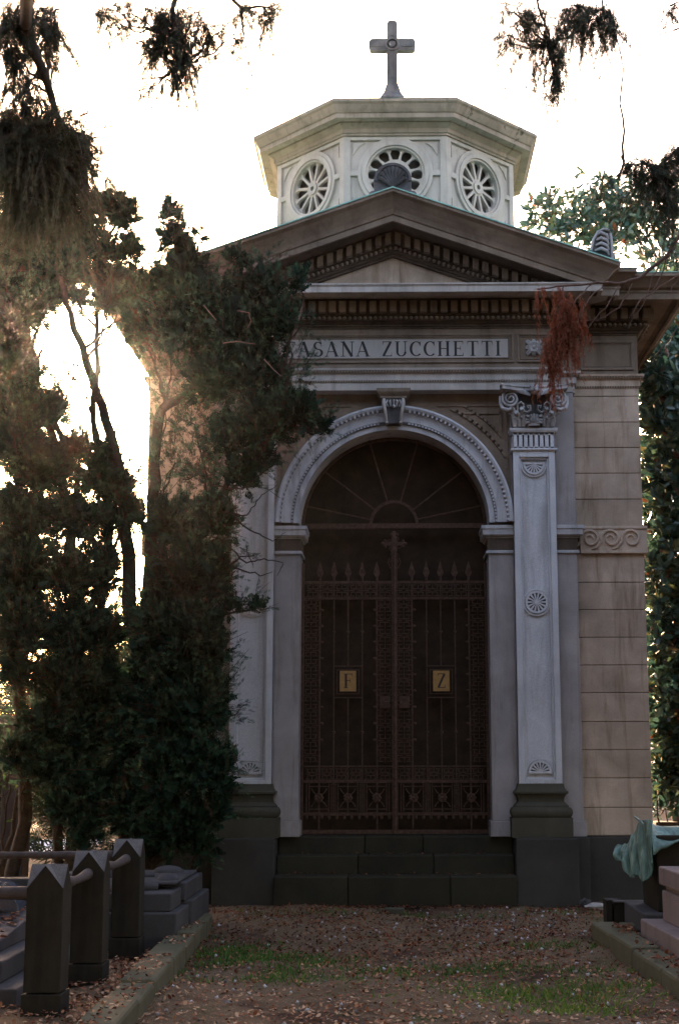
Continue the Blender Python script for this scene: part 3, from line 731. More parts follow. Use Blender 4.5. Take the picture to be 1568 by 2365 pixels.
# one face built in local (x across, y depth, z), then turned
def face_mesh(k):
    hw = LR*math.tan(PI/8)
    return k*PI/4, hw
hw = LR*math.tan(PI/8)
lant = thing_l = None
mb = MB(); mb.prism_z(octo(LR-.12), 6.7, 7.35); lant = mb.build('lantern_drum', 'lantern', mau)
faces = {}
for k in range(8):
    a = k*PI/4
    def turn(x, y, z, a=a):
        # y is depth into the wall from the face plane
        yy = -(LR-y); return (LC[0]+x*math.cos(a)-yy*math.sin(a), LC[1]+x*math.sin(a)+yy*math.cos(a), z)
    mb = MB()
    # wall plate with round opening (n-gon ring as quads)
    N = 64; P = []; F = []
    def sq(t):
        c, s_ = math.cos(t), math.sin(t); q = min((hw-.02)/max(abs(c), 1e-6), (.44)/max(abs(s_), 1e-6)); return c*q, RZ+s_*q
    for i in range(N):
        t = 2*PI*i/N
        for (r, y) in ((None, .035), (RR-.02, .035), (RR-.02, .13)):
            if r is None: x, z = sq(t)
            else: x, z = r*math.cos(t), RZ+r*math.sin(t)
            P.append((x, y, z))
    for i in range(N):
        j = (i+1) % N
        F += [(i*3, i*3+1, j*3+1, j*3), (i*3+1, i*3+2, j*3+2, j*3+1)]
    mb.add(P, F)
    mb.box(-hw, hw, .035, .13, 6.9, RZ-.44)                     # below
    mb.arc((0, RZ), RR-.05, RR+.0, -.012, .05, 0, 2*PI, 56); mb.arc((0, RZ), RR-.075, RR-.05, .008, .06, 0, 2*PI, 56)
    mb.arc((0, RZ), RR, RR+.045, .0, .04, 0, 2*PI, 56)
    # corner strips, top and bottom rails, side lugs
    mb.box(-hw, -hw+.075, 0, .13, 6.9, ZL1); mb.box(hw-.075, hw, 0, .13, 6.9, ZL1)
    mb.box(-hw+.075, hw-.075, 0.002, .13, ZL1-.045, ZL1); mb.box(-hw+.075, hw-.075, .002, .13, RZ-.50, RZ-.445)
    for s in (-1, 1):
        x0_, x1_ = sorted((s*(hw-.075), s*(RR+.03))); mb.box(x0_, x1_, .001, .04, RZ-.03, RZ+.03)
        for z_, q in ((ZL1-.045, -1), (RZ-.445, 1)):            # raised spandrel triangles
            zc = z_+q*.028; cxx = s*(hw-.105)
            tri = [(cxx, zc), (cxx-s*.135, zc), (cxx-s*.06, zc+q*.055), (cxx, zc+q*.15)]
            ar = sum(tri[i][0]*tri[(i+1) % 4][1]-tri[(i+1) % 4][0]*tri[i][1] for i in range(4))
            mb.prism_y(tri if ar > 0 else tri[::-1], .018, .04)
    mb.xf(turn); mb.build('lantern_face', 'lantern', lant, .004)
    # rose window: plate with petal holes
    if k in (0, 1, 7, 2, 6):
        mb = MB(); n = 12; R0, R1 = .085, .335
        prv = None
        hole = []; M_ = 14
        # sector template: boundary of petal hole and sector edge
        P = []; F = []
        for i in range(n):
            a0 = 2*PI*i/n+PI/2
            def pol(r, th): return (r*math.cos(a0+th), RZ+r*math.sin(a0+th))
            ha = PI/n; rc = .262; rad = rc*math.sin(ha)*(.80 if k else .84)
            # hole outline (from inner point round the outer lobe)
            hl = []
            for q in range(M_+1):
                ph = -PI*.62+PI*1.24*q/M_
                x_ = rc+rad*math.cos(ph); y_ = rad*math.sin(ph); hl.append((math.hypot(x_, y_), math.atan2(y_, x_)))
            inner = [(.10, -.10), (.10, .10)] if k else [(.185, -.17), (.185, .17)]
            hl = [inner[0]]+hl+[inner[1]]
            # outer outline: scalloped rim
            ol = [(.055, -ha)]
            for q in range(M_+1):
                th = -ha+2*ha*q/M_; ol.append((R1-.012+.020*math.cos(th/ha*PI/2), th))
            ol.append((.055, ha))
            base = len(P); cnt = len(hl)
            for (r1, t1), (r2, t2) in zip(hl, ol):
                for y in (.055, .095):
                    x, z = pol(r1, t1); P.append((x, y, z)); x, z = pol(r2, t2); P.append((x, y, z))
            for q in range(cnt):
                e = base+q*4; g = base+((q+1) % cnt)*4
                F += [(e, g, g+1, e+1), (e, e+2, g+2, g), (e+2, e+3, g+3, g+2)]
                if 0 < q < cnt-2: F.append((e+1, g+1, g+3, e+3))
        mb.add(P, F)
        mb.arc((0, RZ), .03, .075, .038, .1, 0, 2*PI, 24)
        mb.arc((0, RZ), R1-.01, R1+.035, .07, .12, 0, 2*PI, 48)
        mb.xf(turn); mb.build('rose_window', 'lantern', lant, 0, fix=False)
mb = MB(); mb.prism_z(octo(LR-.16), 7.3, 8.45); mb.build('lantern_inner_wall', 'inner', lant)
oc = octo(LR)
def osw(prof, name, mat, bev=0):
    pth = octo(LR)
    return MB().sweep(pth, prof, closed=True).build(name, mat, lant, bev)
osw([(-.15, ZL1), (.02, ZL1), (.02, ZL1+.02), (.04, ZL1+.03), (.04, ZL1+.075), (.075, ZL1+.10), (.10, ZL1+.12), (.10, ZL1+.135), (.19, ZL1+.14), (.20, ZL1+.135), (.20, ZL1+.19), (.215, ZL1+.195), (.225, ZL1+.21), (.235, ZL1+.225), (.26, ZL1+.275), (.28, ZL1+.29), (.285, ZL1+.295), (.285, ZL1+.325), (-.15, ZL1+.36)], 'lantern_cornice', 'lantern_top')
P = [(x, y, ZL1+.34) for x, y in octo(LR+.27)]+[(LC[0], LC[1], 9.15)]
MB().add(P, [(i, (i+1) % 8, 8) for i in range(8)]).build('lantern_roof', 'copper', lant)
# -- cross
X0, Y0 = .0, 2.5
mb = MB()
mb.lathe([(0, 9.0), (.215, 9.0), (.215, 9.49), (.2, 9.52), (.165, 9.55), (.15, 9.60), (.0, 9.60)], (X0, Y0), 8)
cr = mb.build('cross_base', 'carved_dark', mau, .01)
mb = MB()
def rr(cx, cz, hw_, hh_, y0, y1, r=.02):
    pts = []
    for (sx, sz, a) in ((1, -1, -PI/2), (1, 1, 0), (-1, 1, PI/2), (-1, -1, PI)):
        for q in range(5):
            t = a+PI/2*q/4; pts.append((cx+sx*(hw_-r)+r*math.cos(t), cz+sz*(hh_-r)+r*math.sin(t)))
    mb.prism_y(pts, y0, y1)
rr(X0, 10.09, .068, .51, Y0-.05, Y0+.05, .05)
rr(X0-.0, 10.27, .295, .083, Y0-.05, Y0+.0505, .05)
mb.add([(X0-.115, Y0-.08, 9.59), (X0+.115, Y0-.08, 9.59), (X0+.115, Y0+.08, 9.59), (X0-.115, Y0+.08, 9.59), (X0-.07, Y0-.055, 9.74), (X0+.07, Y0-.055, 9.74), (X0+.07, Y0+.055, 9.74), (X0-.07, Y0+.055, 9.74)], [(0,1,5,4),(1,2,6,5),(2,3,7,6),(3,0,4,7),(4,5,6,7)])
mb.box(X0-.09, X0+.09, Y0-.065, Y0+.065, 9.665, 9.69)
crs = mb.build('cross', 'carved_dark', mau, .006)
mb = MB(); mb.arc((X0, 10.27), .065, .09, Y0-.068, Y0-.049, 0, 2*PI, 24); mb.arc((X0, 10.27), .001, .045, Y0-.062, Y0-.049, 0, 2*PI, 20)
for (cx_, cz_, a_, b_) in ((X0, 10.47, .03, .09), (X0, 9.98, .03, .17), (X0-.185, 10.27, .075, .035), (X0+.185, 10.27, .075, .035)): rr(cx_, cz_, a_, b_, Y0-.06, Y0-.0495, .02)
mb.build('cross_relief', 'carved_dark', crs, .003)

# -- iron door
GY = .30
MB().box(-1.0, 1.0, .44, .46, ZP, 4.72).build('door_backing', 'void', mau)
ztr = float(at(907, 1216, GY)[2])
fan = MB(); fan.arc((0, ztr+.02), .225, .255, GY-.02, GY+.01, 0, PI, 30)
fan.arc((0, AC[1]), AR-.035, AR-.005, GY-.01, GY+.02, 0, PI, 48)
for dg in (12, 38, 64+10, 180-74, 142, 168):
    a = math.radians(dg); c, s_ = math.cos(a), math.sin(a)
    fan.tube([(.25*c, GY-.005, ztr+.02+.25*s_), (.93*c, GY-.005, ztr+.02+.93*s_)], .0085, 6)
fan.build('fanlight_bars', 'iron', mau)
MB().box(-.955, .955, GY-.035, GY+.02, ztr-.027, ztr+.027).build('transom', 'iron', mau, .004)
def gz(v): return float(at(907, v, GY)[2])
def gx(u, v=1600): return float(at(u, v, GY)[0])
zb_, zk, zl, zm, z1382, z1345, ztip = gz(1926), gz(1880), gz(1805), gz(1770), gz(1382), gz(1345), gz(1297)
HC = .0
def bar(mb, x0, x1, z0, z1, d=.012, y=GY): mb.box(x0, x1, y-d, y+d, z0, z1)
for s in (-1, 1):
    mb = MB()
    X = lambda a: s*a
    def vb(x, z0, z1, wd=.008, d=.010, y=GY):
        mb.box(s*x-wd, s*x+wd, y-d, y+d, z0, z1)
    def hb(x0, x1, z, wd=.008, d=.0085, y=GY):
        a, b = sorted((s*x0, s*x1)); mb.box(a, b, y-d, y+d, z-wd, z+wd)
    vb(.94, zb_, z1345+.2, .014, .014)
    for z, wd in ((zb_+.02, .02), (zk, .014), (zl, .014), (zm, .007), (z1382, .01), (z1345, .014)): hb(.02, .94, z, wd, .013)
    xs = [.18, .33, .475, .62, .765]
    leaf = mb.build('door_leaf', 'iron', mau, .002)
    mb = MB()
    zf0, zf1 = gz(1612), gz(1537)
    for i, x in enumerate(xs):
        if i in (0, 4): vb(x, zb_, z1345+.03)
        else:
            vb(x, zf1, z1345+.03, .0055); vb(x, zk, zf0, .0055) if i != 2 else vb(x, zk, zf0, .0055)
            for zz in ((zf1+z1382)/2, (zf0+zm)/2): mb.ball((s*x, GY, zz), (.018, .014, .014), 6, 4)
    for k in range(9):
        for x in (.18, .765):
            sg = 1 if x < .4 else -1; zz = z1382-.12-k*.165
            mb.ball((s*(x+sg*.022), GY-.004, zz), (.022, .01, .014), 6, 4)
    mb.build('vertical_bars', 'iron', leaf)
    for x in xs:
        mb = MB(); xx = s*x
        mb.tube([(xx, GY, z1345), (xx, GY, z1345+.06)], .013, 8)
        mb.add([(xx-.002, GY-.008, ztip+.0), (xx+.002, GY-.008, ztip), (xx+.024, GY-.012, z1345+.135), (xx+.034, GY-.01, z1345+.10), (xx+.014, GY-.014, z1345+.06), (xx-.014, GY-.014, z1345+.06), (xx-.034, GY-.01, z1345+.10), (xx-.024, GY-.012, z1345+.135),
                (xx-.002, GY+.008, ztip+.0), (xx+.002, GY+.008, ztip), (xx+.024, GY+.012, z1345+.135), (xx+.034, GY+.01, z1345+.10), (xx+.014, GY+.014, z1345+.06), (xx-.014, GY+.014, z1345+.06), (xx-.034, GY+.01, z1345+.10), (xx-.024, GY+.012, z1345+.135)],
               [(0,7,2,1), (7,6,3,2), (6,5,4,3), (8,9,10,15), (15,10,11,14), (14,11,12,13)]+[(i, (i+1) % 8, (i+1) % 8+8, i+8) for i in range(8)])
        mb.build('spearhead', 'iron', leaf)
    # fret pattern cells
    mb = MB()
    def cell(cx, cz, h, r=.0045):
        y0, y1 = GY-.006, GY+.006
        def B(x0, x1, z0, z1): mb.box(cx+x0, cx+x1, y0, y1, cz+z0, cz+z1)
        g = h*.42
        for sx in (-1, 1):
            for sz in (-1, 1):
                a, b = sorted((sx*h*.25, sx*h)); B(a, b, sz*h*.80-r, sz*h*.80+r)
                a, b = sorted((sz*h*.25, sz*h*.80)); x = sx*h*.72; B(x-r, x+r, a, b)
                a, b = sorted((sx*h*.25, sx*h*.72)); B(a, b, sz*h*.25-r, sz*h*.25+r)
        B(-h, -h*.25, -r, r); B(h*.25, h, -r, r); B(-r, r, h*.25, h); B(-r, r, -h, -h*.25)
        B(-h*.25, h*.25, h*.25-r, h*.25+r); B(-h*.25, h*.25, -h*.25-r, -h*.25+r)
    ch = .076
    z = z1382-ch
    while z > zm+.02:
        cell(s*.097, z, ch-.004); cell(s*.855, z, ch-.004); z -= ch*2.0
    x = .097
    zc = (z1345+z1382)/2; hh = (z1345-z1382)/2-.012
    while x < .9: cell(s*x, zc, hh); x += .148
    x = .097
    zc = (zm+zl)/2; hh = (zm-zl)/2-.012
    while x < .9: cell(s*x, zc, hh); x += .148
    mb.build('fret_pattern', 'iron', leaf)
    # bottom panels with flowers
    mb = MB(); zc = (zk+zl)/2; hh = (zl-zk)/2-.02
    for x in (.185, .475, .765):
        cx = s*x
        for dx in (-.125, -.10, .10, .125): mb.box(cx+dx-.005, cx+dx+.005, GY-.006, GY+.006, zc-hh, zc+hh)
        for dz in (-.8, .8): mb.box(cx-.1, cx+.1, GY-.006, GY+.006, zc+hh*dz-.005, zc+hh*dz+.005)
        for q in range(4):
            a = PI/4+q*PI/2; mb.tube([(cx+.05*math.cos(a), GY-.004, zc+.05*math.sin(a)), (cx+.085*math.cos(a), GY-.004, zc+.085*math.sin(a)), (cx+.11*math.cos(a), GY-.004, zc+.13*math.sin(a))], .006, 5)
        for q in range(7):
            a = q*2*PI/7; mb.ball((cx+.030*math.cos(a), GY-.02, zc+.030*math.sin(a)), (.020, .010, .020), 7, 5)
        mb.ball((cx, GY-.03, zc), (.016, .012, .016), 7, 5)
    for i in range(12):
        cx = s*(.06+.075*i); mb.ball((cx, GY-.006, zk-.03), (.017, .008, .022), 6, 4)
    mb.build('flower_pattern', 'iron', leaf)
    # letter plate
    fc = .475; mb = MB()
    for (hw_, hz, wd) in ((.15, (zf1-zf0)/2, .009), (.115, (zf1-zf0)/2-.04, .007)):
        zc = (zf0+zf1)/2
        frame(mb, s*fc-hw_, s*fc+hw_, zc-hz, zc+hz, wd, GY-.02, GY+.004)
    fm = mb.build('plate_frame', 'iron', leaf)
    zc = gz(1573); pl_ = MB().box(s*fc-.083, s*fc+.083, GY-.026, GY-.018, zc-.104, zc+.104); plo = pl_.build('letter_plate', 'plate', leaf)
    mb = MB(); t0 = 'F' if s < 0 else 'Z'
    write(t0, s*fc-.045, s*fc+.05, zc-.07, .145, GY-.026, mb); mb.build('letter', 'ink', leaf)
# meeting post with cross
mb = MB(); zt_ = gz(1228)
mb.box(-.030, .030, GY-.035, GY-.012, zb_, zt_-.02)
mb.tube([(0, GY-.035, zb_), (0, GY-.035, zt_-.05)], .016, 8)
zc = gz(1257)
mp = mb.build('meeting_post', 'iron', mau, .003)
mb = MB(); mb.box(-.10, .10, GY-.045, GY-.02, zc-.018, zc+.018); mb.box(-.02, .02, GY-.05, GY-.02, zc-.1, zc+.12)
for a in (0, PI/2, PI):
    tx, tz = .115*math.cos(a), .115*math.sin(a)
    mb.ball((tx, GY-.03, zc+tz), .02); 
    for q in (-1, 1): mb.ball((tx*.82+q*.03*abs(math.sin(a)), GY-.03, zc+tz*.82+q*.03*abs(math.cos(a))), .017)
for q in range(4):
    a = PI/4+q*PI/2
    mb.tube([(.03*math.cos(a), GY-.03, zc+.03*math.sin(a)), (.07*math.cos(a), GY-.03, zc+.07*math.sin(a)), (.085*math.cos(a+.4), GY-.03, zc+.085*math.sin(a+.4)), (.06*math.cos(a+.5), GY-.03, zc+.06*math.sin(a+.5))], .006, 5)
    mb.tube([(.03*math.cos(a), GY-.03, zc-.12+.03*math.sin(a)), (.06*math.cos(a), GY-.03, zc-.15+.06*math.sin(a)), (.05*math.cos(a-.5), GY-.03, zc-.17+.05*math.sin(a-.5))], .005, 5)
for q in (-1, 1): mb.tube([(0, GY-.03, gz(1320)), (q*.04, GY-.03, gz(1312)), (q*.065, GY-.03, gz(1300)), (q*.05, GY-.03, gz(1290))], .006, 5)
mb.build('gate_cross', 'iron', mp)
mb = MB(); zz = gz(1622)
for s in (-1, 1): mb.box(s*.1-.05, s*.1+.05, GY-.028, GY-.012, zz-.06, zz+.06)
mb.tube([(-.1, GY-.03, zz), (-.1, GY-.07, zz), (-.06, GY-.075, zz), (-.05, GY-.07, zz)], .009, 8)
mb.build('lock_plate', 'iron', mp, .003)

# ================================================================== GROUND
def grid(x0, x1, y0, y1, nx, ny, fz):
    mb = MB(); P = [(x0+(x1-x0)*i/nx, y0+(y1-y0)*j/ny) for j in range(ny+1) for i in range(nx+1)]
    mb.add([(x, y, fz(x, y)) for x, y in P], [(j*(nx+1)+i, j*(nx+1)+i+1, (j+1)*(nx+1)+i+1, (j+1)*(nx+1)+i) for j in range(ny) for i in range(nx)])
    return mb
def gh(x, y):
    return .018*math.sin(x*1.7+.6)*math.sin(y*1.3)+.012*math.sin(x*4.1+y*3.3)+.008*math.sin(x*9.3-y*7.1)-.012
P = []; xs_ = [-400, -60, -20, -8]+[-5+.1*i for i in range(101)]+[8, 20, 60, 400]; ys_ = [-60, -20, -10]+[-8.5+.1*i for i in range(101)]+[4, 10, 25, 80, 600]
mb = MB(); nx = len(xs_)
mb.add([(x, y, gh(x, y) if abs(x) < 5 and -8.5 < y < 1.6 else -.012) for y in ys_ for x in xs_],
       [(j*nx+i, j*nx+i+1, (j+1)*nx+i+1, (j+1)*nx+i) for j in range(len(ys_)-1) for i in range(nx-1)])
tag(mb.build('ground', 'ground', smooth=80), kind='structure')

def inst(tmpl_v, tmpl_f, pos, dirs, scale, roll=None, wid=None):
    """bake many copies of a little template (points in local x,y,z; z = length) into arrays"""
    n = len(pos); d = dirs/np.linalg.norm(dirs, axis=1, keepdims=True)
    h = RNG.normal(size=(n, 3)) if roll is None else roll
    a = np.cross(d, h); a /= np.linalg.norm(a, axis=1, keepdims=True)+1e-9; b = np.cross(d, a)
    T = np.asarray(tmpl_v)
    sx = scale if wid is None else wid
    V = pos[:, None, :]+sx[:, None, None]*(T[None, :, 0:1]*a[:, None, :]+T[None, :, 1:2]*b[:, None, :])+scale[:, None, None]*T[None, :, 2:3]*d[:, None, :]
    Fq = np.asarray(tmpl_f)[None]+(np.arange(n)*len(T))[:, None, None]
    return V.reshape(-1, 3), Fq.reshape(-1, Fq.shape[-1])
def npmesh(name, V, F, mat, parent=None, rnd=None, smooth=False):
    if parent is not None: V = V-np.array(parent.location)
    me = bpy.data.meshes.new(name); nf, k = F.shape
    me.vertices.add(len(V)); me.vertices.foreach_set('co', V.astype(np.float32).ravel())
    me.loops.add(nf*k); me.loops.foreach_set('vertex_index', F.astype(np.int32).ravel())
    me.polygons.add(nf); me.polygons.foreach_set('loop_start', (np.arange(nf)*k).astype(np.int32))
    me.update(calc_edges=True)
    if rnd is not None:
        at_ = me.attributes.new('rnd', 'FLOAT', 'FACE'); at_.data.foreach_set('value', rnd.astype(np.float32))
    me.materials.append(M[mat]); o = bpy.data.objects.new(name, me); COL.objects.link(o)
    if parent is not None: o.parent = parent
    return o
# frond of scale foliage: a stem with side branchlets, z = length 1
def frond(n=7, wd=.026, cup=.14):
    V = []; F = []
    def leaf(p, d, L, w_, tw):
        p = np.array(p); d = np.array(d); side = np.cross(d, [0, 1, 0]); side = side/np.linalg.norm(side)*w_; side = side+np.array([0, tw*w_, 0])
        i = len(V); V.extend([p, p+d*L*.45+side, p+d*L, p+d*L*.45-side]); F.append((i, i+1, i+2, i+3))
    leaf((0, 0, 0), (0, cup, 1), 1.0, wd*.6, 0)
    for k in range(n):
        t = .08+.84*k/n; L = .50*(1-t*.75)
        for s in (-1, 1):
            dd = np.array([s*.72, cup*(1 if k % 2 else -.6), .78]); dd /= np.linalg.norm(dd)
            leaf((0, cup*t, t+(.04 if s > 0 else 0)), dd, L, wd, .4*s)
            if k < 3:
                q = np.array((0, cup*t, t))+dd*L*.5; d2 = np.array([s*.2, .1, 1.]); d2 /= np.linalg.norm(d2); leaf(q, d2, L*.5, wd*.8, .3)
    return np.array(V), np.array(F)
TWV = np.array([(-.5,0,0),(.5,0,0),(.2,0,1),(-.2,0,1.)]); TWF = np.array([(0,1,2,3)])
FRV, FRF = frond(); FCV, FCF = frond(5, .07, .15)
LV = np.array([(0, 0, 0), (.5, .08, .35), (.42, .1, .75), (0, 0, 1), (-.42, .1, .75), (-.5, .08, .35)]); LF = np.array([(0, 1, 2, 3), (0, 3, 4, 5)])
LFQ = LF
def clump_points(c, r, n, hollow=.25):
    d = RNG.normal(size=(n, 3)); d /= np.linalg.norm(d, axis=1, keepdims=True)
    rad = (hollow+(1-hollow)*RNG.random(n))**(1/2.2)
    # lumpy outline
    lump = 1+.30*np.sin(d[:, 0]*6+c[0]*9)*np.sin(d[:, 2]*7+c[2]*7)+.16*RNG.normal(size=n)
    return c+d*rad[:, None]*lump[:, None]*np.array(r), d
def px(u, v, ru, rv, Y, ry=None):
    c = at(u, v, Y); k = (Y-CAM[1])/F_; return c, (ru*k, ry if ry else .55*(ru+rv)/2*k+.08, rv*k)
def fill(clumps, dens, size, up_bias, out_w=.6, rnd_w=.6, hang=False, tint=None):
    Vs = []; Fs = []; Rs = []; base = 0
    for cl in clumps:
        u, v, ru, rv, Y = cl[:5]; dm = cl[5] if len(cl) > 5 else 1; tb = cl[6] if len(cl) > 6 else 0
        c, r = px(u, v, ru, rv, Y); n = int(dens*dm*PI*r[0]*r[2])+4
        # fronds set along short curved twigs, so that the crown breaks into sprays with gaps between
        per = 22 if hang else 13; nt_ = max(2, n//per); tp, td = clump_points(c, np.array(r)*.86, nt_, .15)
        if hang: tdir = np.array([0, 0, -1.])+rnd_w*.6*RNG.normal(size=(nt_, 3))
        else: tdir = out_w*td+rnd_w*.6*RNG.normal(size=(nt_, 3))+np.array([0, 0, up_bias])
        tdir /= np.linalg.norm(tdir, axis=1, keepdims=True); tl = size*(1.8+3.4*RNG.random(nt_)**1.5) if not hang else size*(2+7.5*RNG.random(nt_)**1.6)
        idx = np.repeat(np.arange(nt_), per); n = len(idx); tt = np.tile((np.arange(per)+.3)/per, nt_)+RNG.normal(size=n)*.02
        bend = np.array([0, 0, (-.25 if not hang else -.1)])
        p = tp[idx]+tdir[idx]*(tl[idx]*tt)[:, None]+bend*(tl[idx]*tt**2)[:, None]+RNG.normal(size=(n, 3))*size*.06
        pr_ = RNG.normal(size=(n, 3)); pr_ -= tdir[idx]*(pr_*tdir[idx]).sum(1, keepdims=True); pr_ /= np.linalg.norm(pr_, axis=1, keepdims=True)+1e-9
        d = tdir[idx]*(.55+.8*tt[:, None])+pr_*(.85-.5*tt[:, None])*(.6 if hang else 1)+bend*.5
        sc = size*(.95-.45*tt)*(.7+.6*RNG.random(n))
        V, F = inst(FRV, FRF, p, d, sc)
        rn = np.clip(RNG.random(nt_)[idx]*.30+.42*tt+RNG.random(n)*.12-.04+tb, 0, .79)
        dead = RNG.random(nt_)[idx] < .04; rn[dead] = .92
        Vs.append(V); Fs.append(F+base); base += len(V); Rs.append(np.repeat(rn, len(FRF)))
        V, F = inst(TWV, TWF, tp, tdir, tl, None, np.full(nt_, size*.10)); Vs.append(V); Fs.append(F+base); base += len(V); Rs.append(np.full(len(F), .95))
        if dm >= .8 and not hang:                      # denser inner twigs
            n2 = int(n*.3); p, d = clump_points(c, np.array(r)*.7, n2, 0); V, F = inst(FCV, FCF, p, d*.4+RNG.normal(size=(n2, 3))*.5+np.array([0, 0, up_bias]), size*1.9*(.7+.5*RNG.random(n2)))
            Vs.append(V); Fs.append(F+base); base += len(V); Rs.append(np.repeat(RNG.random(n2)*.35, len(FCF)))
    return np.vstack(Vs), np.vstack(Fs), np.concatenate(Rs)
def wob(pts, n=5, amp=.03):
    pts = [np.array(p, float) for p in pts]; out = []
    for a, b in zip(pts[:-1], pts[1:]):
        L = np.linalg.norm(b-a)
        for i in range(n): out.append(a+(b-a)*i/n+RNG.normal(size=3)*amp*L*(0 if i == 0 else 1)*.5)
    out.append(pts[-1]); return out
def limb(mb, pts, r0, r1, n=5, seg=7, amp=.05):
    P = wob(pts, n, amp); k = len(P); mb.tube([tuple(p) for p in P], [r0+(r1-r0)*i/(k-1) for i in range(k)], seg); return P
def tree(name, loc, label, cat, stems, clumps, dens, size, up_bias, mat='thuja', group=None, limbs=True, out_w=.6, rnd_w=.6, barkm='bark', lr=.012):
    t = thing(name, loc, label, cat, group); mb = MB(); nodes = []
    for pts, r0, r1 in stems:
        P = [at(*p) if len(p) == 3 and p[0] > 20 or p[1] > 30 else np.array(p, float) for p in pts]
        nodes += limb(mb, P, r0, r1)
    N = np.array(nodes)
    if limbs:
        for cl in clumps:
            c, r = px(*cl[:5]); dist = np.linalg.norm((N-c)*np.array([1, 1, .7])+np.array([0, 0, .25]), axis=1); a = N[np.argmin(dist)]
            limb(mb, [a, (a+c)/2+np.array([0, 0, -.05]), c], lr*1.4, lr*.5, 4, 5, .09)
            for q in range(3):
                e = c+RNG.normal(size=3)*np.array(r)*.6; limb(mb, [c, e], lr*.5, .003, 3, 4, .12)
    mb.build('trunk', barkm, t, 0, 60)
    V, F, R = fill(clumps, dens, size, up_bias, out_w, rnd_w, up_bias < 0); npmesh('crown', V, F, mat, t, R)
    return t

# -- the big thuja in front of the chapel corner
A = [(392,500,22,52,-1.3,.8),(402,560,45,55,-1.3),(432,620,60,45,-1.35),(462,540,8,36,-1.2,1.1,.15),(400,640,60,45,-1.2),(330,665,70,38,-1.0,1.2),(290,690,40,30,-1.0,.9),(330,720,50,50,-1.1,1.1),(470,690,95,70,-1.4),(545,605,30,28,-1.5,.8),(600,680,85,60,-1.5),(590,620,40,30,-1.5,.7),
     (690,655,11,40,-1.7,1.2),(695,740,28,42,-1.7,.45),(630,745,60,70,-1.6,.9),(560,770,100,80,-1.5),(430,760,110,80,-1.3),(330,740,60,80,-1.1,.9),(395,850,85,70,-1.2,.6),(500,880,90,80,-1.4,.9),(590,860,80,80,-1.6,.9),(680,850,40,70,-1.7,.45),
     (690,950,55,50,-1.7),(740,990,32,18,-1.7,.9),(620,970,85,70,-1.6),(540,1010,70,70,-1.5),(560,1100,55,50,-1.5,.8),(600,1050,40,55,-1.6,.8),(450,980,70,60,-1.4,.6),(400,1080,60,70,-1.3,.55),(385,970,45,70,-1.2,.5),(470,1080,50,60,-1.4,.6),(470,1090,60,60,-1.4,.6),
     (400,1210,80,70,-1.4),(490,1200,60,70,-1.5),(545,1170,28,40,-1.6,.5),(440,1320,100,90,-1.5),(495,1330,34,80,-1.6),(575,1285,22,14,-1.7,.5),(590,1405,34,10,-1.7,.9),(540,1400,24,30,-1.6,.8),
     (440,1470,95,100,-1.6),(488,1480,34,90,-1.6),(370,1450,60,130,-1.5),(450,1620,85,110,-1.6),(495,1620,26,90,-1.6),(545,1650,12,20,-1.65,.7),(380,1640,60,120,-1.5),(450,1780,85,90,-1.6),(515,1790,22,70,-1.6),(380,1800,60,110,-1.5),
     (440,1900,75,60,-1.5),(415,1450,95,200,-1.2,.7),(415,1780,95,160,-1.2,.7),(380,1930,60,50,-1.4),(330,1870,40,90,-1.3),(545,1760,12,22,-1.65,.7),(500,1880,30,45,-1.5,.8),(460,1960,45,35,-1.4,.8)]
tree('thuja_tree', (-2.3, -1.1, 0), 'tall bushy green thuja covering the left half of the chapel front', 'tree',
     [([(-2.3,-1.1,-.1), (320,1500,-1.1), (300,1350,-1.1), (285,1150,-1.1), (255,1000,-1.2), (205,850,-1.2), (168,745,-1.3), (140,640,-1.3)], .085, .022),
      ([(-2.25,-1.05,-.1), (345,1400,-1.1), (352,1150,-1.1), (372,950,-1.1), (450,900,-1.2), (520,780,-1.3), (560,700,-1.4)], .075, .02),
      ([(-2.15,-1.1,-.1), (400,1500,-1.3), (450,1260,-1.4), (480,1180,-1.4), (560,1060,-1.5), (640,930,-1.6)], .06, .012),
      ([(-2.4,-1.0,-.1), (270,1700,-1.0), (300,1920,-1.0), (295,1500,-1.0), (230,1300,-1.1), (140,1000,-1.2), (90,880,-1.2)][:1]+[(265,1650,-1.0), (240,1350,-1.1), (150,1030,-1.2), (95,900,-1.2)], .06, .02)],
     A, 4200, .072, .55)
# bare arching twigs in front of the left pilaster
bt = MB()
for pts in ([(500,1180),(570,1190),(600,1150),(640,1120)], [(500,1240),(570,1300),(610,1290),(655,1300),(640,1330)], [(520,1180),(590,1230),(630,1250),(660,1230)], [(560,1050),(610,1010),(640,1000)], [(540,1310),(600,1330),(630,1320)], [(480,1120),(560,1130),(610,1090),(632,1070)]):
    limb(bt, [at(u, v, -1.6) for u, v in pts], .009, .003, 5, 5, .06)
bo = bt.build('twig', 'bark', bpy.data.objects['thuja_tree'], 0, 60)
bt = MB()
for pts in ([(515,793),(545,788),(590,795)], [(548,718),(575,722),(580,742),(572,757)], [(470,705),(500,740)], [(610,830),(650,870)], [(690,740),(700,700)]):
    limb(bt, [at(u, v, -1.95) for u, v in pts], .006, .003, 5, 5, .04)
bt.build('pale_twig', 'twig', bpy.data.objects['thuja_tree'], 0, 60)
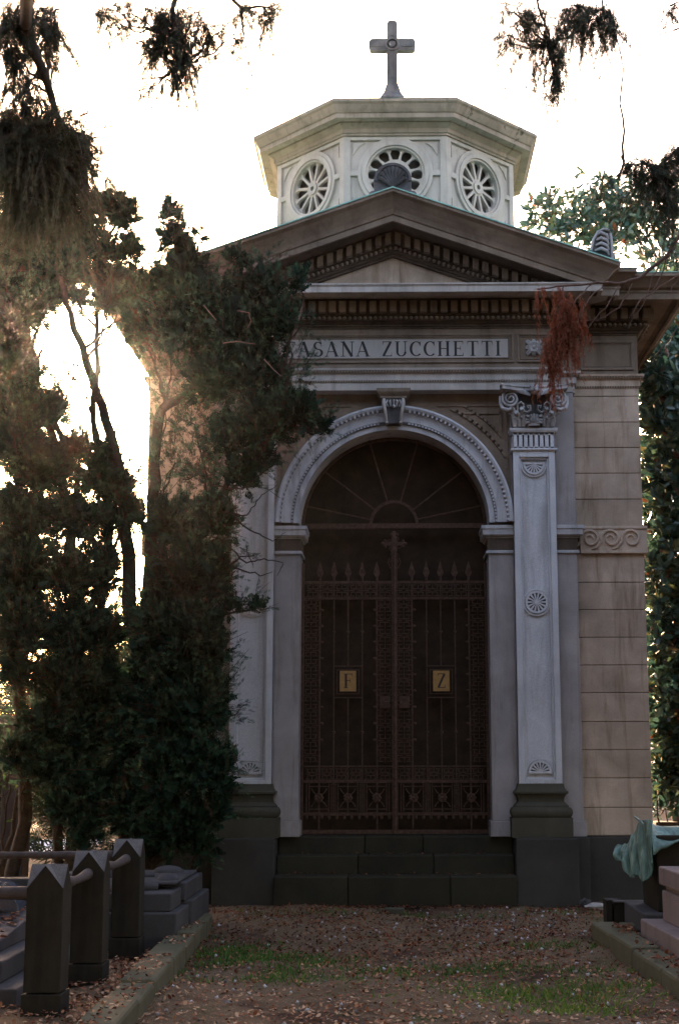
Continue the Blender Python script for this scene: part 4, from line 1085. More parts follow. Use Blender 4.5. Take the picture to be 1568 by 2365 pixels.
B = [(270,1130,40,45,-1.15,.8),(300,1190,28,60,-1.15,.8),(235,1070,40,50,-1.15,.5),(310,1100,18,40,-1.15,.4),(20,1480,50,60,-1.2,1.2),(25,1380,50,60,-1.2,1),(25,1280,50,60,-1.2,1),(20,1180,50,60,-1.2,1),(25,700,40,40,-1.2,1.5),(30,780,35,60,-1.2,1.5),(25,860,45,60,-1.2,1.5),(35,950,45,60,-1.2,1.5),(80,1060,60,60,-1.3,1.3),(110,760,50,40,-1.2,.25),(240,800,60,50,-1.1,.12),(130,870,60,60,-1.2,.3),(200,900,40,50,-1.2,.3),(285,950,30,60,-1.1,.12),(250,700,50,30,-1.1,.5),(300,1060,25,60,-1.2,.35),(70,720,50,40,-1.2,.9),(150,620,60,60,-1.0,.6),(30,560,50,80,-1,.8),(100,450,60,50,-1,.5),(60,940,50,60,-1.2,.7),(190,430,12,30,-.9,.5),(235,480,75,45,-1.0,.45),(290,500,35,40,-1.0,.6),(80,480,70,60,-1.0,.9),(160,540,90,50,-1.0,.7),(300,580,28,40,-1.0,.7),(230,580,60,45,-1.0,.55),(55,580,60,60,-1.0,1),(130,620,80,40,-1.1,1),(30,680,40,70,-1.1,1),(255,640,70,18,-1.0,.8),(110,690,60,25,-1.1,.9),
     (180,690,30,25,-1.0,.6),(25,780,30,70,-1.2,1),(60,860,30,50,-1.2,.5),(20,900,30,80,-1.2),(110,950,60,60,-1.2,.45),(40,1010,55,80,-1.3),(160,900,35,40,-1.2,.3),(220,960,30,40,-1.2,.25),(180,1040,55,40,-1.2,.55),(100,1090,80,60,-1.3,1),(220,1110,55,35,-1.2,.45),
     (60,1200,80,80,-1.3),(160,1200,80,60,-1.3),(240,1200,45,50,-1.2,.9),(290,1190,25,45,-1.2,.6),(60,1320,80,80,-1.4),(170,1330,80,80,-1.3),(245,1320,32,70,-1.2),(60,1450,80,80,-1.4),(170,1460,90,80,-1.3),(250,1470,35,70,-1.2,.8),(300,1450,25,60,-1.3,.5),
     (50,1560,60,40,-1.4,.9),(150,1580,75,80,-1.3),(240,1590,50,80,-1.2),(110,1670,70,50,-1.3),(310,1600,25,90,-1.3,.8),(200,1700,60,80,-1.2),(40,1740,50,35,-1.4,1),(110,1780,55,50,-1.3,.9),(210,1830,60,70,-1.2),(150,1870,50,50,-1.2,.9),(290,1720,30,80,-1.3,.9),(280,1880,35,60,-1.2,.9),(200,1930,50,30,-1.2,.8),(170,1240,170,110,-.8,.7),(170,1440,170,130,-.8,.7),(190,1640,140,120,-.8,.7),(210,1830,120,100,-.8,.7),(110,620,110,80,-.8,.5)]
tree('thuja_tree', (-3.3, -.9, 0), 'open many-stemmed thuja against the low sun, left of the chapel', 'tree',
     [([(-2.9,-.9,-.1), (180,1500,-1.0), (165,1200,-1.1), (120,1000,-1.1), (70,800,-1.1), (60,600,-1.0)], .07, .02),
      ([(-3.5,-.9,-.1), (40,1500,-1.1), (60,1200,-1.1), (30,1000,-1.1), (25,700,-1.1)], .07, .02),
      ([(-3.1,-.8,-.1), (130,1600,-1.0), (250,1300,-1.1), (255,1180,-1.1), (215,960,-1.1), (225,760,-1.0), (240,600,-1.0), (280,480,-1.0)], .05, .012)],
     [c if (c[1] > 1150 or c[2] > 130 or (len(c) > 5 and c[5] < .3)) else (*c[:5], (c[5] if len(c) > 5 else 1)*1.9) for c in B], 5200, .072, .55)

# -- cypress branches hanging in from above (the trees stand outside the picture)
C1 = [(50,20,60,40,-6.1,1.0),(110,60,40,50,-6.0,.8),(30,130,30,60,-6.1,.7),(190,330,40,60,-6.0,.9),(25,330,40,90,-6.1,1.0),(140,440,40,50,-6.0,.7),(60,440,50,40,-6.0,.7),(100,300,110,80,-6.1,1.2),(70,370,80,80,-6.1,1.0),(120,50,40,60,-6.0,.6),(40,60,60,50,-6.2,.6),(60,30,70,35,-6.2,.7),(30,110,35,80,-6.2,.3),(110,20,30,60,-6.0,.5),(60,200,60,50,-6.2,.7),(90,270,95,55,-6.1,1.2),(120,330,95,70,-6.1,1.5),(60,360,60,75,-6.1,1.1),(185,350,38,70,-6.0,1.2),(150,410,55,40,-6.0,1.1),(80,430,30,55,-6.1,.8),(215,270,35,18,-5.9,.35),(250,290,25,35,-5.9,.3),(20,280,35,70,-6.2,1.0),(110,130,25,60,-6.0,.3)]
def hang_tree(loc, label, clumps, stems, dens=15000, size=.072, tb=0):
    return tree('cypress_tree', loc, label, 'tree', stems, clumps, dens, size, -.9, 'cedar', None, True, .3, .7, 'bark', .008)
hang_tree((-4.2, -6.8, 0), 'dark cypress whose heavy drooping bough fills the top left corner', C1,
   [([(-4.2,-6.8,-.1), (-4.15,-6.8,3), (-4.1,-6.8,6), (-4.0,-6.8,8.5)], .28, .08), ([(-4.05,-6.8,6.2), (-3.0,-6.5,5.75), (20,-80,-6.2), (60,60,-6.2), (95,150,-6.2), (130,260,-6.1), (160,330,-6.1)], .06, .012)])
C2 = [(380,60,30,50,-5.0,.9),(415,60,20,60,-5.0,1),(460,70,25,50,-5.0,.8),(350,100,16,50,-5.0,.5),(520,60,14,40,-4.9,.5),(620,30,40,25,-4.8,.6),(250,40,60,40,-5.0,.35),(562,95,12,22,-4.9,.8),(300,15,50,20,-5,.6),(250,20,35,25,-5.0,.4),(340,20,50,25,-5.0,.5),(395,30,45,45,-5.0,.9),(370,95,25,45,-5.0,.8),(412,110,22,60,-5.0,1.1),(395,160,30,30,-5.0,.6),(432,160,10,40,-5.0,.8),(345,180,22,14,-5.0,.4),(320,210,14,10,-5.0,.3),(470,50,30,35,-5.0,.5),(485,90,12,25,-5.0,.8),(450,15,40,20,-5.0,.7),(550,75,16,20,-5.0,.8),(590,25,45,22,-4.8,.6),(640,12,45,14,-4.8,.7),(560,30,25,30,-4.9,.4),(280,60,10,30,-5,.3)]
hang_tree((-3.6, -10.5, 0), 'tall cypress behind the viewer with twigs drooping at top centre-left', C2,
   [([(-3.6,-10.5,-.1), (-3.5,-10.4,4), (-3.4,-10.3,8)], .3, .12), ([(-3.4,-10.3,7), (-2.4,-7.5,6.8), (330,-120,-5.0), (400,-40,-5.0), (400,60,-5.0), (412,150,-5.0)], .05, .006), ([(-2.4,-7.5,6.8), (480,-90,-5.0), (560,20,-4.9), (640,10,-4.8)], .03, .005)], 16000, .072)
C3 = [(1200,30,50,25,-4.6,.6),(1255,60,30,50,-4.6,.6),(1370,30,60,35,-4.5,.8),(1285,160,16,50,-4.6,.7),(1175,80,25,30,-4.6,.5),(1165,15,28,20,-4.6,.6),(1185,60,14,40,-4.6,.5),(1170,95,18,12,-4.6,.4),(1230,30,28,40,-4.6,.6),(1265,90,20,50,-4.6,.8),(1290,130,14,40,-4.6,.8),(1280,190,14,28,-4.6,.6),(1250,210,8,14,-4.6,.4),(1340,15,60,22,-4.5,1.1),(1400,35,40,35,-4.5,1.1),(1420,70,14,25,-4.5,.7),(1300,50,22,40,-4.6,.7),(1545,12,28,20,-4.5,.9),
      (1450,375,28,12,-4.2,1.1),(1490,380,40,28,-4.2,1.3),(1530,400,40,40,-4.2,1.3),(1555,350,25,35,-4.2,1.2),(1405,408,18,7,-4.2,.8),(1555,450,18,35,-4.2,.9),(1520,445,18,16,-4.2,.8)]
hang_tree((4.6, -5.5, 0), 'cypress outside on the right with twigs hanging at the top right edge', C3,
   [([(4.6,-5.5,-.1), (4.55,-5.5,4), (4.5,-5.4,8.5)], .25, .08), ([(4.5,-5.4,6.6), (3.6,-5,6.5), (1480,-60,-4.6), (1350,-30,-4.6), (1240,0,-4.6), (1270,100,-4.6)], .04, .005), ([(4.5,-5.4,5.2), (3.4,-4.8,5.2), (1580,330,-4.2), (1520,385,-4.2), (1440,378,-4.2)], .03, .006)], 16000, .072)
# -- dead rust-red bough hanging from a bare branch
rt_ = thing('dead_branch', (2.2, -4.0, 4.6), 'bare bough with a rust-red tuft of dead leaves hanging over the frieze', 'branch')
mb = MB(); Yb = -4.0
limb(mb, [np.array([4.5, -5.4, 4.9]), np.array([3.6, -4.8, 5.0]), at(1640,420,Yb), at(1585,520,Yb), at(1540,590,Yb), at(1480,640,Yb), at(1430,655,Yb), at(1380,652,Yb), at(1300,660,Yb), at(1240,668,Yb)], .022, .006, 4, 7, .03)
for pts in ([(1560,570),(1520,610),(1490,690),(1450,760)], [(1545,590),(1500,680),(1470,700)], [(1430,655),(1405,700),(1370,740),(1340,790)], [(1460,655),(1430,710),(1380,740),(1330,740)], [(1400,652),(1360,690),(1320,760)], [(1600,560),(1570,640),(1530,700)], [(1370,652),(1330,690),(1300,760)], [(1300,660),(1290,730),(1280,840)], [(1580,60),(1530,80),(1480,76)], [(1590,130),(1540,160),(1500,150)], [(1600,200),(1540,220)], [(1600,690),(1560,760),(1500,840)], [(1590,620),(1480,690),(1452,735)]):
    limb(mb, [at(u, v, Yb) for u, v in pts], .006, .002, 5, 5, .05)
mb.build('bare_branch', 'twig', rt_, 0, 60)
RC = [(1250,664,22,8,Yb,1.0),(1290,668,40,10,Yb,.8),(1300,690,22,25,Yb,1.2),(1312,720,20,30,Yb,1.4),(1290,740,24,35,Yb,1.5),(1300,765,26,40,Yb,1.5),(1268,780,16,40,Yb,1.5),(1275,815,20,30,Yb,1.5),(1330,740,16,40,Yb,1.0),(1325,790,12,25,Yb,.8),(1345,700,14,24,Yb,.5),(1240,680,6,14,Yb,.5)]
V, F, R = [], [], []
v_, f_, r_ = fill(RC, 15000, .05, -1.7, .1, .25, True); npmesh('dead_leaves', v_, f_, 'rust', rt_, RNG.random(len(f_)))

# -- magnolia
def leafy(name, loc, label, cat, stems, clumps, dens, L, mat, group=None, wr=.36, top=.2, lr=.012, tuft=5):
    t = thing(name, loc, label, cat, group); mb = MB(); nodes = []
    for pts, r0, r1 in stems: nodes += limb(mb, [np.array(p, float) for p in pts], r0, r1)
    N = np.array(nodes); Vs = []; Fs = []; Rs = []; base = 0
    for cl in clumps:
        c, r = px(*cl[:5]); dm = cl[5] if len(cl) > 5 else 1
        a = N[np.argmin(np.linalg.norm(N-c, axis=1))]; limb(mb, [a, (a+c)/2+np.array([0, 0, -.1]), c], lr*1.5, lr*.5, 4, 5, .08)
        n = int(dens*dm*PI*r[0]*r[2])+tuft; k = max(1, n//tuft); tp, td = clump_points(c, r, k)
        for q in range(min(k, 14)): limb(mb, [c, tp[q]], lr*.4, .003, 3, 4, .1)
        idx = np.repeat(np.arange(k), tuft); n = len(idx)
        p = tp[idx]+RNG.normal(size=(n, 3))*L*.12
        d = td[idx]*.5+RNG.normal(size=(n, 3))*.75+np.array([0, 0, top]); sc = L*(.65+.6*RNG.random(n))
        V, F = inst(LV, LFQ, p, d, sc, None, sc*wr); rn = np.clip(RNG.random(n)*.8, 0, .79); rn[RNG.random(n) < .02] = .95
        Vs.append(V); Fs.append(F+base); base += len(V); Rs.append(np.repeat(rn, 2))
    mb.build('trunk', 'bark', t, 0, 60); npmesh('crown', np.vstack(Vs), np.vstack(Fs), mat, t, np.concatenate(Rs)); return t
MG = [(1300,500,50,45,6.1,.9),(1350,520,60,45,5.9,1),(1430,500,50,60,6,1),(1500,470,60,60,6.1,1),(1270,450,25,25,6.2,.6),(1400,430,40,30,6.2,.7),(1570,600,40,40,5,1),(1390,480,55,55,6.3,.8),(1250,480,35,25,6.2,.7),(1240,520,30,20,6.2,.6),(1330,450,30,30,6.2,.5),(1360,400,18,18,6.2,.4),(1300,540,70,35,6.0,.8),(1450,450,50,50,6.2,.7),(1480,520,70,40,6.0,1),(1400,560,60,35,5.8,1),(1560,540,50,50,6.0,.9),(1530,600,60,30,5.6,1),(1610,480,60,70,6,.8),(1225,505,14,20,6.2,.4),(1560,420,60,50,6.4,.5)]
for (v, Y) in ((690,3.4),(790,3.0),(890,2.8),(990,2.6),(1090,2.6),(1190,2.6),(1290,2.6),(1390,2.6),(1490,2.6),(1590,2.7),(1690,2.9),(1760,3.3)):
    MG += [(1530+.04*(v-800), v, 45, 65, Y, 1.5), (1620, v, 70, 65, Y-.2, 1.3), (1570, v+40, 70, 60, Y+1.2, 1.2)]
MG += [(1510,830,28,50,2.4,1.2),(1512,1330,14,60,2.3,1),(1520,1470,16,60,2.3,1),(1525,1600,16,45,2.3,1)]
for v in range(800, 1800, 75): MG.append((1512+.02*(v-800), v, 26, 50, 3.3, 1.8)); MG.append((1500+.025*(v-800), v+20, 20, 50, 4.6, 2.5))
leafy('magnolia_tree', (4.6, 4.2, 0), 'glossy dark magnolia rising behind the right side of the chapel', 'tree',
      [([(4.6,4.2,-.1), (4.5,4.3,3), (4.3,4.8,6), (4.0,5.6,8.3)], .16, .04), ([(4.5,4.3,3), (3.9,3.0,4), (3.6,2.7,5.6)], .07, .03), ([(4.6,4.2,1.5), (4.1,3.0,2.2), (3.7,2.8,3)], .07, .03), ([(4.3,4.8,6), (3.2,6,7.6), (2.6,6.2,8)], .05, .015)], MG, 900, .15, 'magnolia')

# ================================================================== LEFT: kerb, posts and graves
SHL = lambda x, y, z: (x-.033*(y+7.1)+.18, y, z)
SHR = lambda x, y, z: (x-.042*(y+2.88)-.08, y, z)
kr = thing('stone_kerb', (-1.5, -3.8, 0), 'low mossy stone kerb edging the graves left of the path', 'kerb')
y = -8.2; k = 0
lens = [1.05, .8, .62, .95, .7, .55, .48, .44, .5, .42, .4, .38]
for L in lens:
    mb = MB(); mb.box(-1.68-.06, -1.53, y+.006, y+L-.006, -.1, .115+.010*math.sin(k*2.3)).xf(SHL)
    mb.build('kerb_block', 'kerb', kr, .022); y += L; k += 1
    if y > -2.4: break
def post(x, y, label, h=.8):
    t = thing('stone_post', (x, y, 0), label, 'post', None); w_ = .101; hb_ = h-.125
    mb = MB(); mb.box(x-w_-.008, x+w_+.008, y-w_-.008, y+w_+.008, -.1, .12)
    c = [(x-w_, y-w_), (x+w_, y-w_), (x+w_, y+w_), (x-w_, y+w_)]; md = [(x, y-w_), (x+w_, y), (x, y+w_), (x-w_, y)]
    P = [(a, b, .13) for a, b in c]+[(a, b, hb_) for a, b in c]+[(a, b, h) for a, b in md]+[(x, y, h)]
    F = []
    for i in range(4): j = (i+1) % 4; F.append((i, j, 4+j, 8+i, 4+i))
    mb.add(P, F); mb.build('shaft', 'post', t, .006)
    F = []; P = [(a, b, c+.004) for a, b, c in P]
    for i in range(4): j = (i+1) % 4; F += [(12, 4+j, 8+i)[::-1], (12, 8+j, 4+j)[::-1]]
    MB().add(P[:], F).build('cap', 'pale_grey', t); return t  # paler top faces: sky light and frost put into the colour
PY = (-6.16, -5.04, -3.75); PXX = -1.925
lab = ['nearest gabled stone post beside the mossy kerb', 'middle gabled stone post of the three along the kerb', 'farthest gabled stone post, nearest the thuja']
for yy, l in zip(PY, lab): post(PXX, yy, l)
def rail(a, b, label):
    mb = MB(); A_, B_ = np.array(a, float), np.array(b, float); n = 9; P = []; R = []
    for i in range(n): t = i/(n-1); P.append(tuple(A_+(B_-A_)*t+np.array([0, 0, .006*math.sin(7*t)]))); R.append(.027+.004*math.sin(i*2.1)+(.012 if i in (0, n-1) else 0))
    o = mb.tube(P, R, 12).build('rail', 'rail', None, 0, 60)
    return tag(o, label, 'rail', None)
ZR = .665
rail((PXX, PY[0]+.115, ZR), (PXX, PY[1]-.115, ZR), 'short round stone rail between the nearest and middle posts')
rail((PXX, PY[1]+.115, ZR), (PXX, PY[2]-.115, ZR), 'short round stone rail between the middle and farthest posts')
rail((PXX-.115, PY[0], ZR-.02), (PXX-2.2, PY[0], ZR-.02), 'round stone rail running out of the picture from the nearest post')
rail((PXX-.115, PY[2], ZR+.02), (PXX-2.4, PY[2], ZR+.02), 'long round stone rail running left from the farthest post')
# grave inside the rails
g = thing('stone_grave', (-3.2, -5.0, 0), 'stepped grave with a leaf-strewn slab inside the posts and rails', 'grave')
MB().box(-4.4, -2.14, -5.95, -4.0, -.1, .10).build('lower_step', 'grave', g, .012)
MB().box(-4.3, -2.28, -5.75, -4.05, .10, .225).build('upper_step', 'grave', g, .012)
mb = MB(); mb.add([(-4.2,-5.6,.225),(-2.4,-5.6,.225),(-2.4,-4.2,.225),(-4.2,-4.2,.225),(-4.2,-5.6,.27),(-2.4,-5.6,.27),(-2.4,-4.2,.40),(-4.2,-4.2,.40)], [(0,3,2,1),(4,5,6,7),(0,1,5,4),(1,2,6,5),(2,3,7,6),(3,0,4,7)])
mb.build('slab', 'grave', g, .01)
MB().box(-4.2, -2.35, -4.18, -4.02, .22, .56).build('headstone_base', 'grave', g, .012)
mb = MB()
mb.add([], [])
P = []; F = []
for i in range(13):
    t = PI*i/12; P += [(-2.78-.28*math.cos(t), -4.55, .36+.20*math.sin(t)), (-2.78-.28*math.cos(t), -4.2, .37+.20*math.sin(t))]
for i in range(12): F.append((i*2, i*2+2, i*2+3, i*2+1))
F += [tuple(range(0, 26, 2)), tuple(range(25, 0, -2))]
tag(MB().add(P, F).build('grave_bolster', 'polish', None, .006, 40), 'polished dark rounded stone bolster on the leaf-strewn slab', 'grave stone')
# tomb beyond the farthest post
g = thing('stone_tomb', (-2.1, -2.8, 0), 'low stepped tomb between the farthest post and the chapel', 'tomb')
def bx(name, x0, x1, y0, y1, z0, z1, mat='grave', b=.012, par=None, fn=None):
    m_ = MB().box(x0, x1, y0, y1, z0, z1)
    if fn: m_.xf(fn)
    return m_.build(name, mat, par or g, b)
bx('lower_block', -2.8, -1.60, -3.56, -2.92, -.1, .262)
bx('rear_block', -2.8, -1.575, -2.915, -1.9, -.1, .29)
bx('upper_block', -2.75, -1.655, -3.49, -2.97, .262, .395)
sl = bx('tomb_slab', -2.7, -1.62, -2.965, -2.0, .29, .43)
bx('slab_rim', -2.7, -1.66, -3.2, -2.05, .43, .455)
mb = MB()
P = [(-2.7, -3.45, .40), (-2.4, -3.4, .425), (-2.15, -3.35, .41), (-1.95, -3.25, .43), (-1.8, -3.2, .415)]
mb.tube(P, [.03, .045, .04, .05, .03], 8); mb.tube([(-2.6, -2.9, .45), (-2.2, -2.8, .47), (-1.9, -2.75, .46)], [.04, .05, .03], 8)
mb.ball((-1.76, -2.95, .45), (.09, .16, .05), 12, 8); mb.ball((-1.86, -2.3, .455), (.13, .09, .055), 12, 8); mb.ball((-2.25, -3.2, .42), (.18, .12, .035), 12, 8)
mb.build('carved_relief', 'grave', sl, 0, 60)

# ================================================================== RIGHT: kerb, pink tomb, bronze pall
kr = thing('stone_kerb', (1.7, -3.8, 0), 'low mossy stone kerb edging the pink tomb right of the path', 'kerb')
y = -2.82; k = 0
for L in (.75, .8, .85, .7, .9, .8):
    MB().box(1.60, 1.80, y-L+.006, y-.006, -.1, .12+.01*math.sin(k*1.9)).xf(SHR).build('kerb_block', 'kerb', kr, .022); y -= L; k += 1
MB().box(1.72, 3.4, -3.0, -2.85, -.1, .12).build('kerb_block', 'kerb', kr, .02)
tag(MB().box(1.70, 4.4, -8.2, -2.99, -.1, .085).build('grave_bed', 'kerb'), kind='structure')
g = thing('granite_tomb', (2.4, -5.2, 0), 'pink granite tomb with a grooved plinth at the right edge', 'tomb')
SHP = lambda x, y, z: (x-.04*(y+3.6), y, z)
bx('lower_step', 1.785, 4.2, -6.6, -3.55, .0, .222, 'pink', .010, g, SHP)
bx('upper_block', 1.925, 4.1, -6.5, -3.66, .222, .435, 'pink', .008, g, SHP)
bx('groove', 1.95, 4.05, -6.45, -3.68, .43, .475, 'pink', 0, g, SHP)
bx('top_block', 1.912, 4.1, -6.5, -3.625, .47, .60, 'pink', .012, g, SHP)
g = thing('stone_chest', (2.4, -3.0, 0), 'dark stone chest under the green bronze pall', 'tomb')
bx('base', 1.83, 3.6, -3.42, -2.5, .0, .24, 'grave', .012, g)
bx('chest', 1.96, 3.6, -3.3, -2.65, .24, .80, 'post', .012, g)
g = thing('small_tomb', (1.9, -2.3, 0), 'small dark tomb with a pale top edge behind the right kerb', 'tomb')
bx('block', 1.75, 2.3, -2.47, -2.2, .0, .225, 'post', .01, g); bx('pale_edge', 1.755, 2.2, -2.48, -2.42, .226, .24, 'pale_grey', .006, g)
bx('side_post', 1.69, 1.738, -2.5, -2.3, .0, .25, 'post', .008, g)
def pall():
    def lerp(t, K):
        for (a, va), (b, vb) in zip(K[:-1], K[1:]):
            if t <= b: q = (t-a)/(b-a); q = q*q*(3-2*q); return va+(vb-va)*q
        return K[-1][1]
    nu, nv = 80, 40; P = []
    for j in range(nv+1):
        b = j/nv
        for i in range(nu+1):
            x = 1.925+1.5*(i/nu)**1.5
            r = lerp(x, [(1.92, .915), (2.0, .872), (2.15, .832), (2.5, .84), (3.5, .87)]); h = lerp(x, [(1.92, .66), (2.0, .705), (2.15, .768), (2.5, .79), (3.5, .80)])
            if b < .4:
                t = b/.4; y = -2.55-.6*t; z = r-.02*math.sin(t*PI)
            else:
                t = (b-.4)/.6; y = -3.15-.22*math.sin(t*PI/2); z = r-(r-h)*t**1.3-.045*math.sin(t*PI)*math.exp(-((x-2.0)/.12)**2)
            z += .034*math.sin((x-1.92)*15-b*7+.5)*(1-abs(2*b-1))*min(1, (x-1.92)*6)
            y += .02*math.sin(x*13+b*6)*b
            P.append((x, y, z))
    mb = MB().add(P, [(j*(nu+1)+i, j*(nu+1)+i+1, (j+1)*(nu+1)+i+1, (j+1)*(nu+1)+i) for j in range(nv) for i in range(nu)])
    P = []; n1, n2 = 60, 36
    for j in range(n2+1):
        b = j/n2
        for i in range(n1+1):
            a = i/n1
            zt = lerp(a, [(0, .915), (.12, .915), (.2, .885), (.28, .902), (.5, .80), (.7, .715), (1, .70)])
            zb_ = lerp(a, [(0, .60), (.1, .50), (.25, .445), (.45, .50), (.6, .47), (.8, .58), (1, .60)])
            xx = 1.93-.18*a**.9; yy = -3.34+.5*a
            f = math.sin(a*27+b*2.2)+.5*math.sin(a*51-b*3)
            P.append((xx-.018*f*min(1, b*3)-.03*math.sin(b*PI*.8)*a, yy-.014*f*min(1, b*3)-.02*b, zt-(zt-zb_)*b))
    mb.add(P, [(j*(n1+1)+i, j*(n1+1)+i+1, (j+1)*(n1+1)+i+1, (j+1)*(n1+1)+i) for j in range(n2) for i in range(n1)])
    o = mb.build('draped_pall', 'bronze', None, 0, 70)
    sm = o.modifiers.new('thick', 'SOLIDIFY'); sm.thickness = .012
    return o
tag(pall(), 'verdigris bronze pall draped in folds over the dark stone chest', 'sculpture')

# ================================================================== BACKGROUND
tag(MB().box(-9.5, -4.78, 6.5, 9.5, -.05, .05).build('marble_slab', 'white', None, .01), 'pale flat marble slab seen under the bushes at far left', 'grave slab')
g = thing('stone_pier', (-4.3, 2.2, 0), 'plain grey stone pier behind the thuja stems at far left', 'pier')
bx('shaft', -4.45, -4.18, 2.05, 2.35, -.1, 1.75, 'grave', .01, g); bx('cap', -4.5, -4.13, 2.0, 2.4, 1.75, 1.86, 'grave', .01, g)
def shrubby(name, loc, label, cl, dens, L, mat, stems, cat='shrub', wr=.5, tuft=4, lr=.008): return leafy(name, loc, label, cat, stems, cl, dens, L, mat, None, wr, .1, lr, tuft)
shrubby('yellow_green_shrub', (-4.4, 1.5, 0), 'thin-stemmed shrub with sparse yellow-green leaves at the far left edge', [(10,1840,28,30,1.5,.8),(40,1870,25,35,1.5,.5),(15,1800,25,20,1.5,.7),(60,1810,18,25,1.5,.4),(10,1950,10,12,1.5,.4)], 500, .05, 'shrub',
   [([(-4.45,1.5,-.05), (-4.36,1.5,.6), (-4.3,1.5,1.4)], .022, .012), ([(-4.3,1.5,-.05), (-4.15,1.5,.7), (-4.0,1.5,1.5)], .03, .014), ([(-4.28,1.5,-.05), (-4.25,1.5,.6), (-4.2,1.5,1.3)], .015, .01)])
leafy('grey_green_tree', (-11.5, 16, 0), 'pale grey-green tree far off between the thuja stems', 'tree', [([(-11.5,16,0), (-11.4,16,2), (-11,16,3.5)], .15, .05)],
   [(20,1640,55,50,16,1.5),(-20,1600,60,60,16,1.2),(60,1600,50,50,16,1.2),(30,1700,60,50,16,1.2),(90,1660,60,60,16,1),(-20,1760,60,50,16,1)], 60, .22, 'bluegreen', None, .3, .1, .03, 5)
# dark hedge / trees closing the view behind, one by one
rs = random.Random(4)
def hedge(x, y, wdt, h, label, group, z0=0):
    t = thing('yew_tree', (x, y, 0), label, 'tree', group)
    mb = MB(); mb.tube([(x, y, -.1), (x+.1, y, h*.5), (x, y, h*.85)], [.14, .1, .04], 8); mb.build('trunk', 'bark', t, 0, 60)
    n = int(1500*wdt*(h-z0)/6); pts = RNG.normal(size=(n, 3)); pts /= np.linalg.norm(pts, axis=1, keepdims=True); rad = RNG.random(n)**.4
    hh_ = (h-z0)*.52; p = np.array([x, y, (h+z0)*.5])+pts*rad[:, None]*np.array([wdt/2, wdt/2.4, hh_])*(1+.15*np.sin(pts[:, :1]*6+x))
    p = p[p[:, 2] > .05]; n = len(p); sc = .34*(.6+.8*RNG.random(n))
    V, F = inst(FRV, FRF, p, RNG.normal(size=(n, 3))+np.array([0, 0, .6]), sc); npmesh('crown', V, F, 'dark_hedge', t, np.repeat(RNG.random(n)*.9, len(FRF)))
hl = [(-13.5,13,3.4,2.6),(-10.2,12,3.2,1.35),(-7.6,12.5,3.4,2.9),(-5.2,13,3.4,3.4),(-3.2,12,3.0,3.2),(7.2,9.5,3.4,4.4),(9.6,10,3.6,4.0),(5.4,12.5,3.2,3.2),(12.2,11,3.6,3.6)]
hedge(-3.95, 3.6, 1.7, 2.9, 'dark yew just behind the stems of the nearer thuja', None)
hedge(-5.15, 4.0, 1.3, 1.68, 'small round-headed yew on bare stems at the far left edge', None, 1.0)
hedge(-3.4, 6.5, 2.2, 3.4, 'dark yew in the gap between thuja and chapel wall', None)
nm = ['leftmost dark yew at the back', 'low dark yew under the pale far tree', 'dark yew behind the many-stemmed thuja', 'dark yew directly behind the stone pier', 'dark yew close behind the left wall of the chapel', 'dark yew behind the magnolia trunk', 'outer dark yew right of the magnolia', 'dark yew behind the white tomb', 'rightmost dark yew at the back']
for (x, y, a, h), l in zip(hl, nm): hedge(x, y, a, h, l, None)
# unseen tall trees added round and behind the viewer to block low sky light
def big_tree(x, y, wdt, h, z0, label):
    t = thing('sky_blocker_tree', (x, y, 0), label, 'tree'); mb = MB()
    mb.tube([(x, y, -.1), (x+.1, y, h*.3), (x, y+.1, h*.8)], [.3, .24, .08], 10)
    for q in range(8):
        a = q*.8; mb.tube([(x, y, z0+.3*q), (x+wdt*.2*math.cos(a), y+wdt*.2*math.sin(a), z0+.8+.4*q), (x+wdt*.4*math.cos(a), y+wdt*.4*math.sin(a), z0+1+.5*q)], [.09, .05, .02], 6)
    mb.build('trunk', 'bark', t, 0, 60)
    n = 2600; pts = RNG.normal(size=(n, 3)); pts /= np.linalg.norm(pts, axis=1, keepdims=True); rad = RNG.random(n)**.4
    p = np.array([x, y, (h+z0)/2])+pts*rad[:, None]*np.array([wdt/2, wdt/2, (h-z0)/2])*(1+.12*np.sin(pts[:, :1]*7+x))
    V, F = inst(FCV, FCF, p, RNG.normal(size=(n, 3)), .8*(.6+.8*RNG.random(n))); npmesh('crown', V, F, 'dark_hedge', t, np.repeat(RNG.random(n)*.9, len(FCF)))
for (x, y, a, h, z0, l) in ((-7.5,-8,5,9,.8,'unseen leafy tree added to block sky on the left, beside the viewer'),(-8,-14,6,13,1,'unseen leafy tree added to block sky on the left, behind the viewer'),(-3.6,-21,8,15,1.0,'unseen leafy tree added to block sky straight behind the viewer, left one'),(3.6,-21,8,15,1.0,'unseen leafy tree added to block sky straight behind the viewer, right one'),(8,-15,6,13,1,'unseen leafy tree added to block sky on the right, behind the viewer'),(7.2,-7.5,4.6,9,.8,'unseen leafy tree added to block sky on the right, beside the viewer'),(-8,-2.5,5,8.5,.6,'unseen leafy tree added to block sky on the left, level with the graves'),(7.4,-1.0,4.6,8,.6,'unseen leafy tree added to block sky on the right, level with the pink tomb')):
    big_tree(x, y, a, h, z0, l)
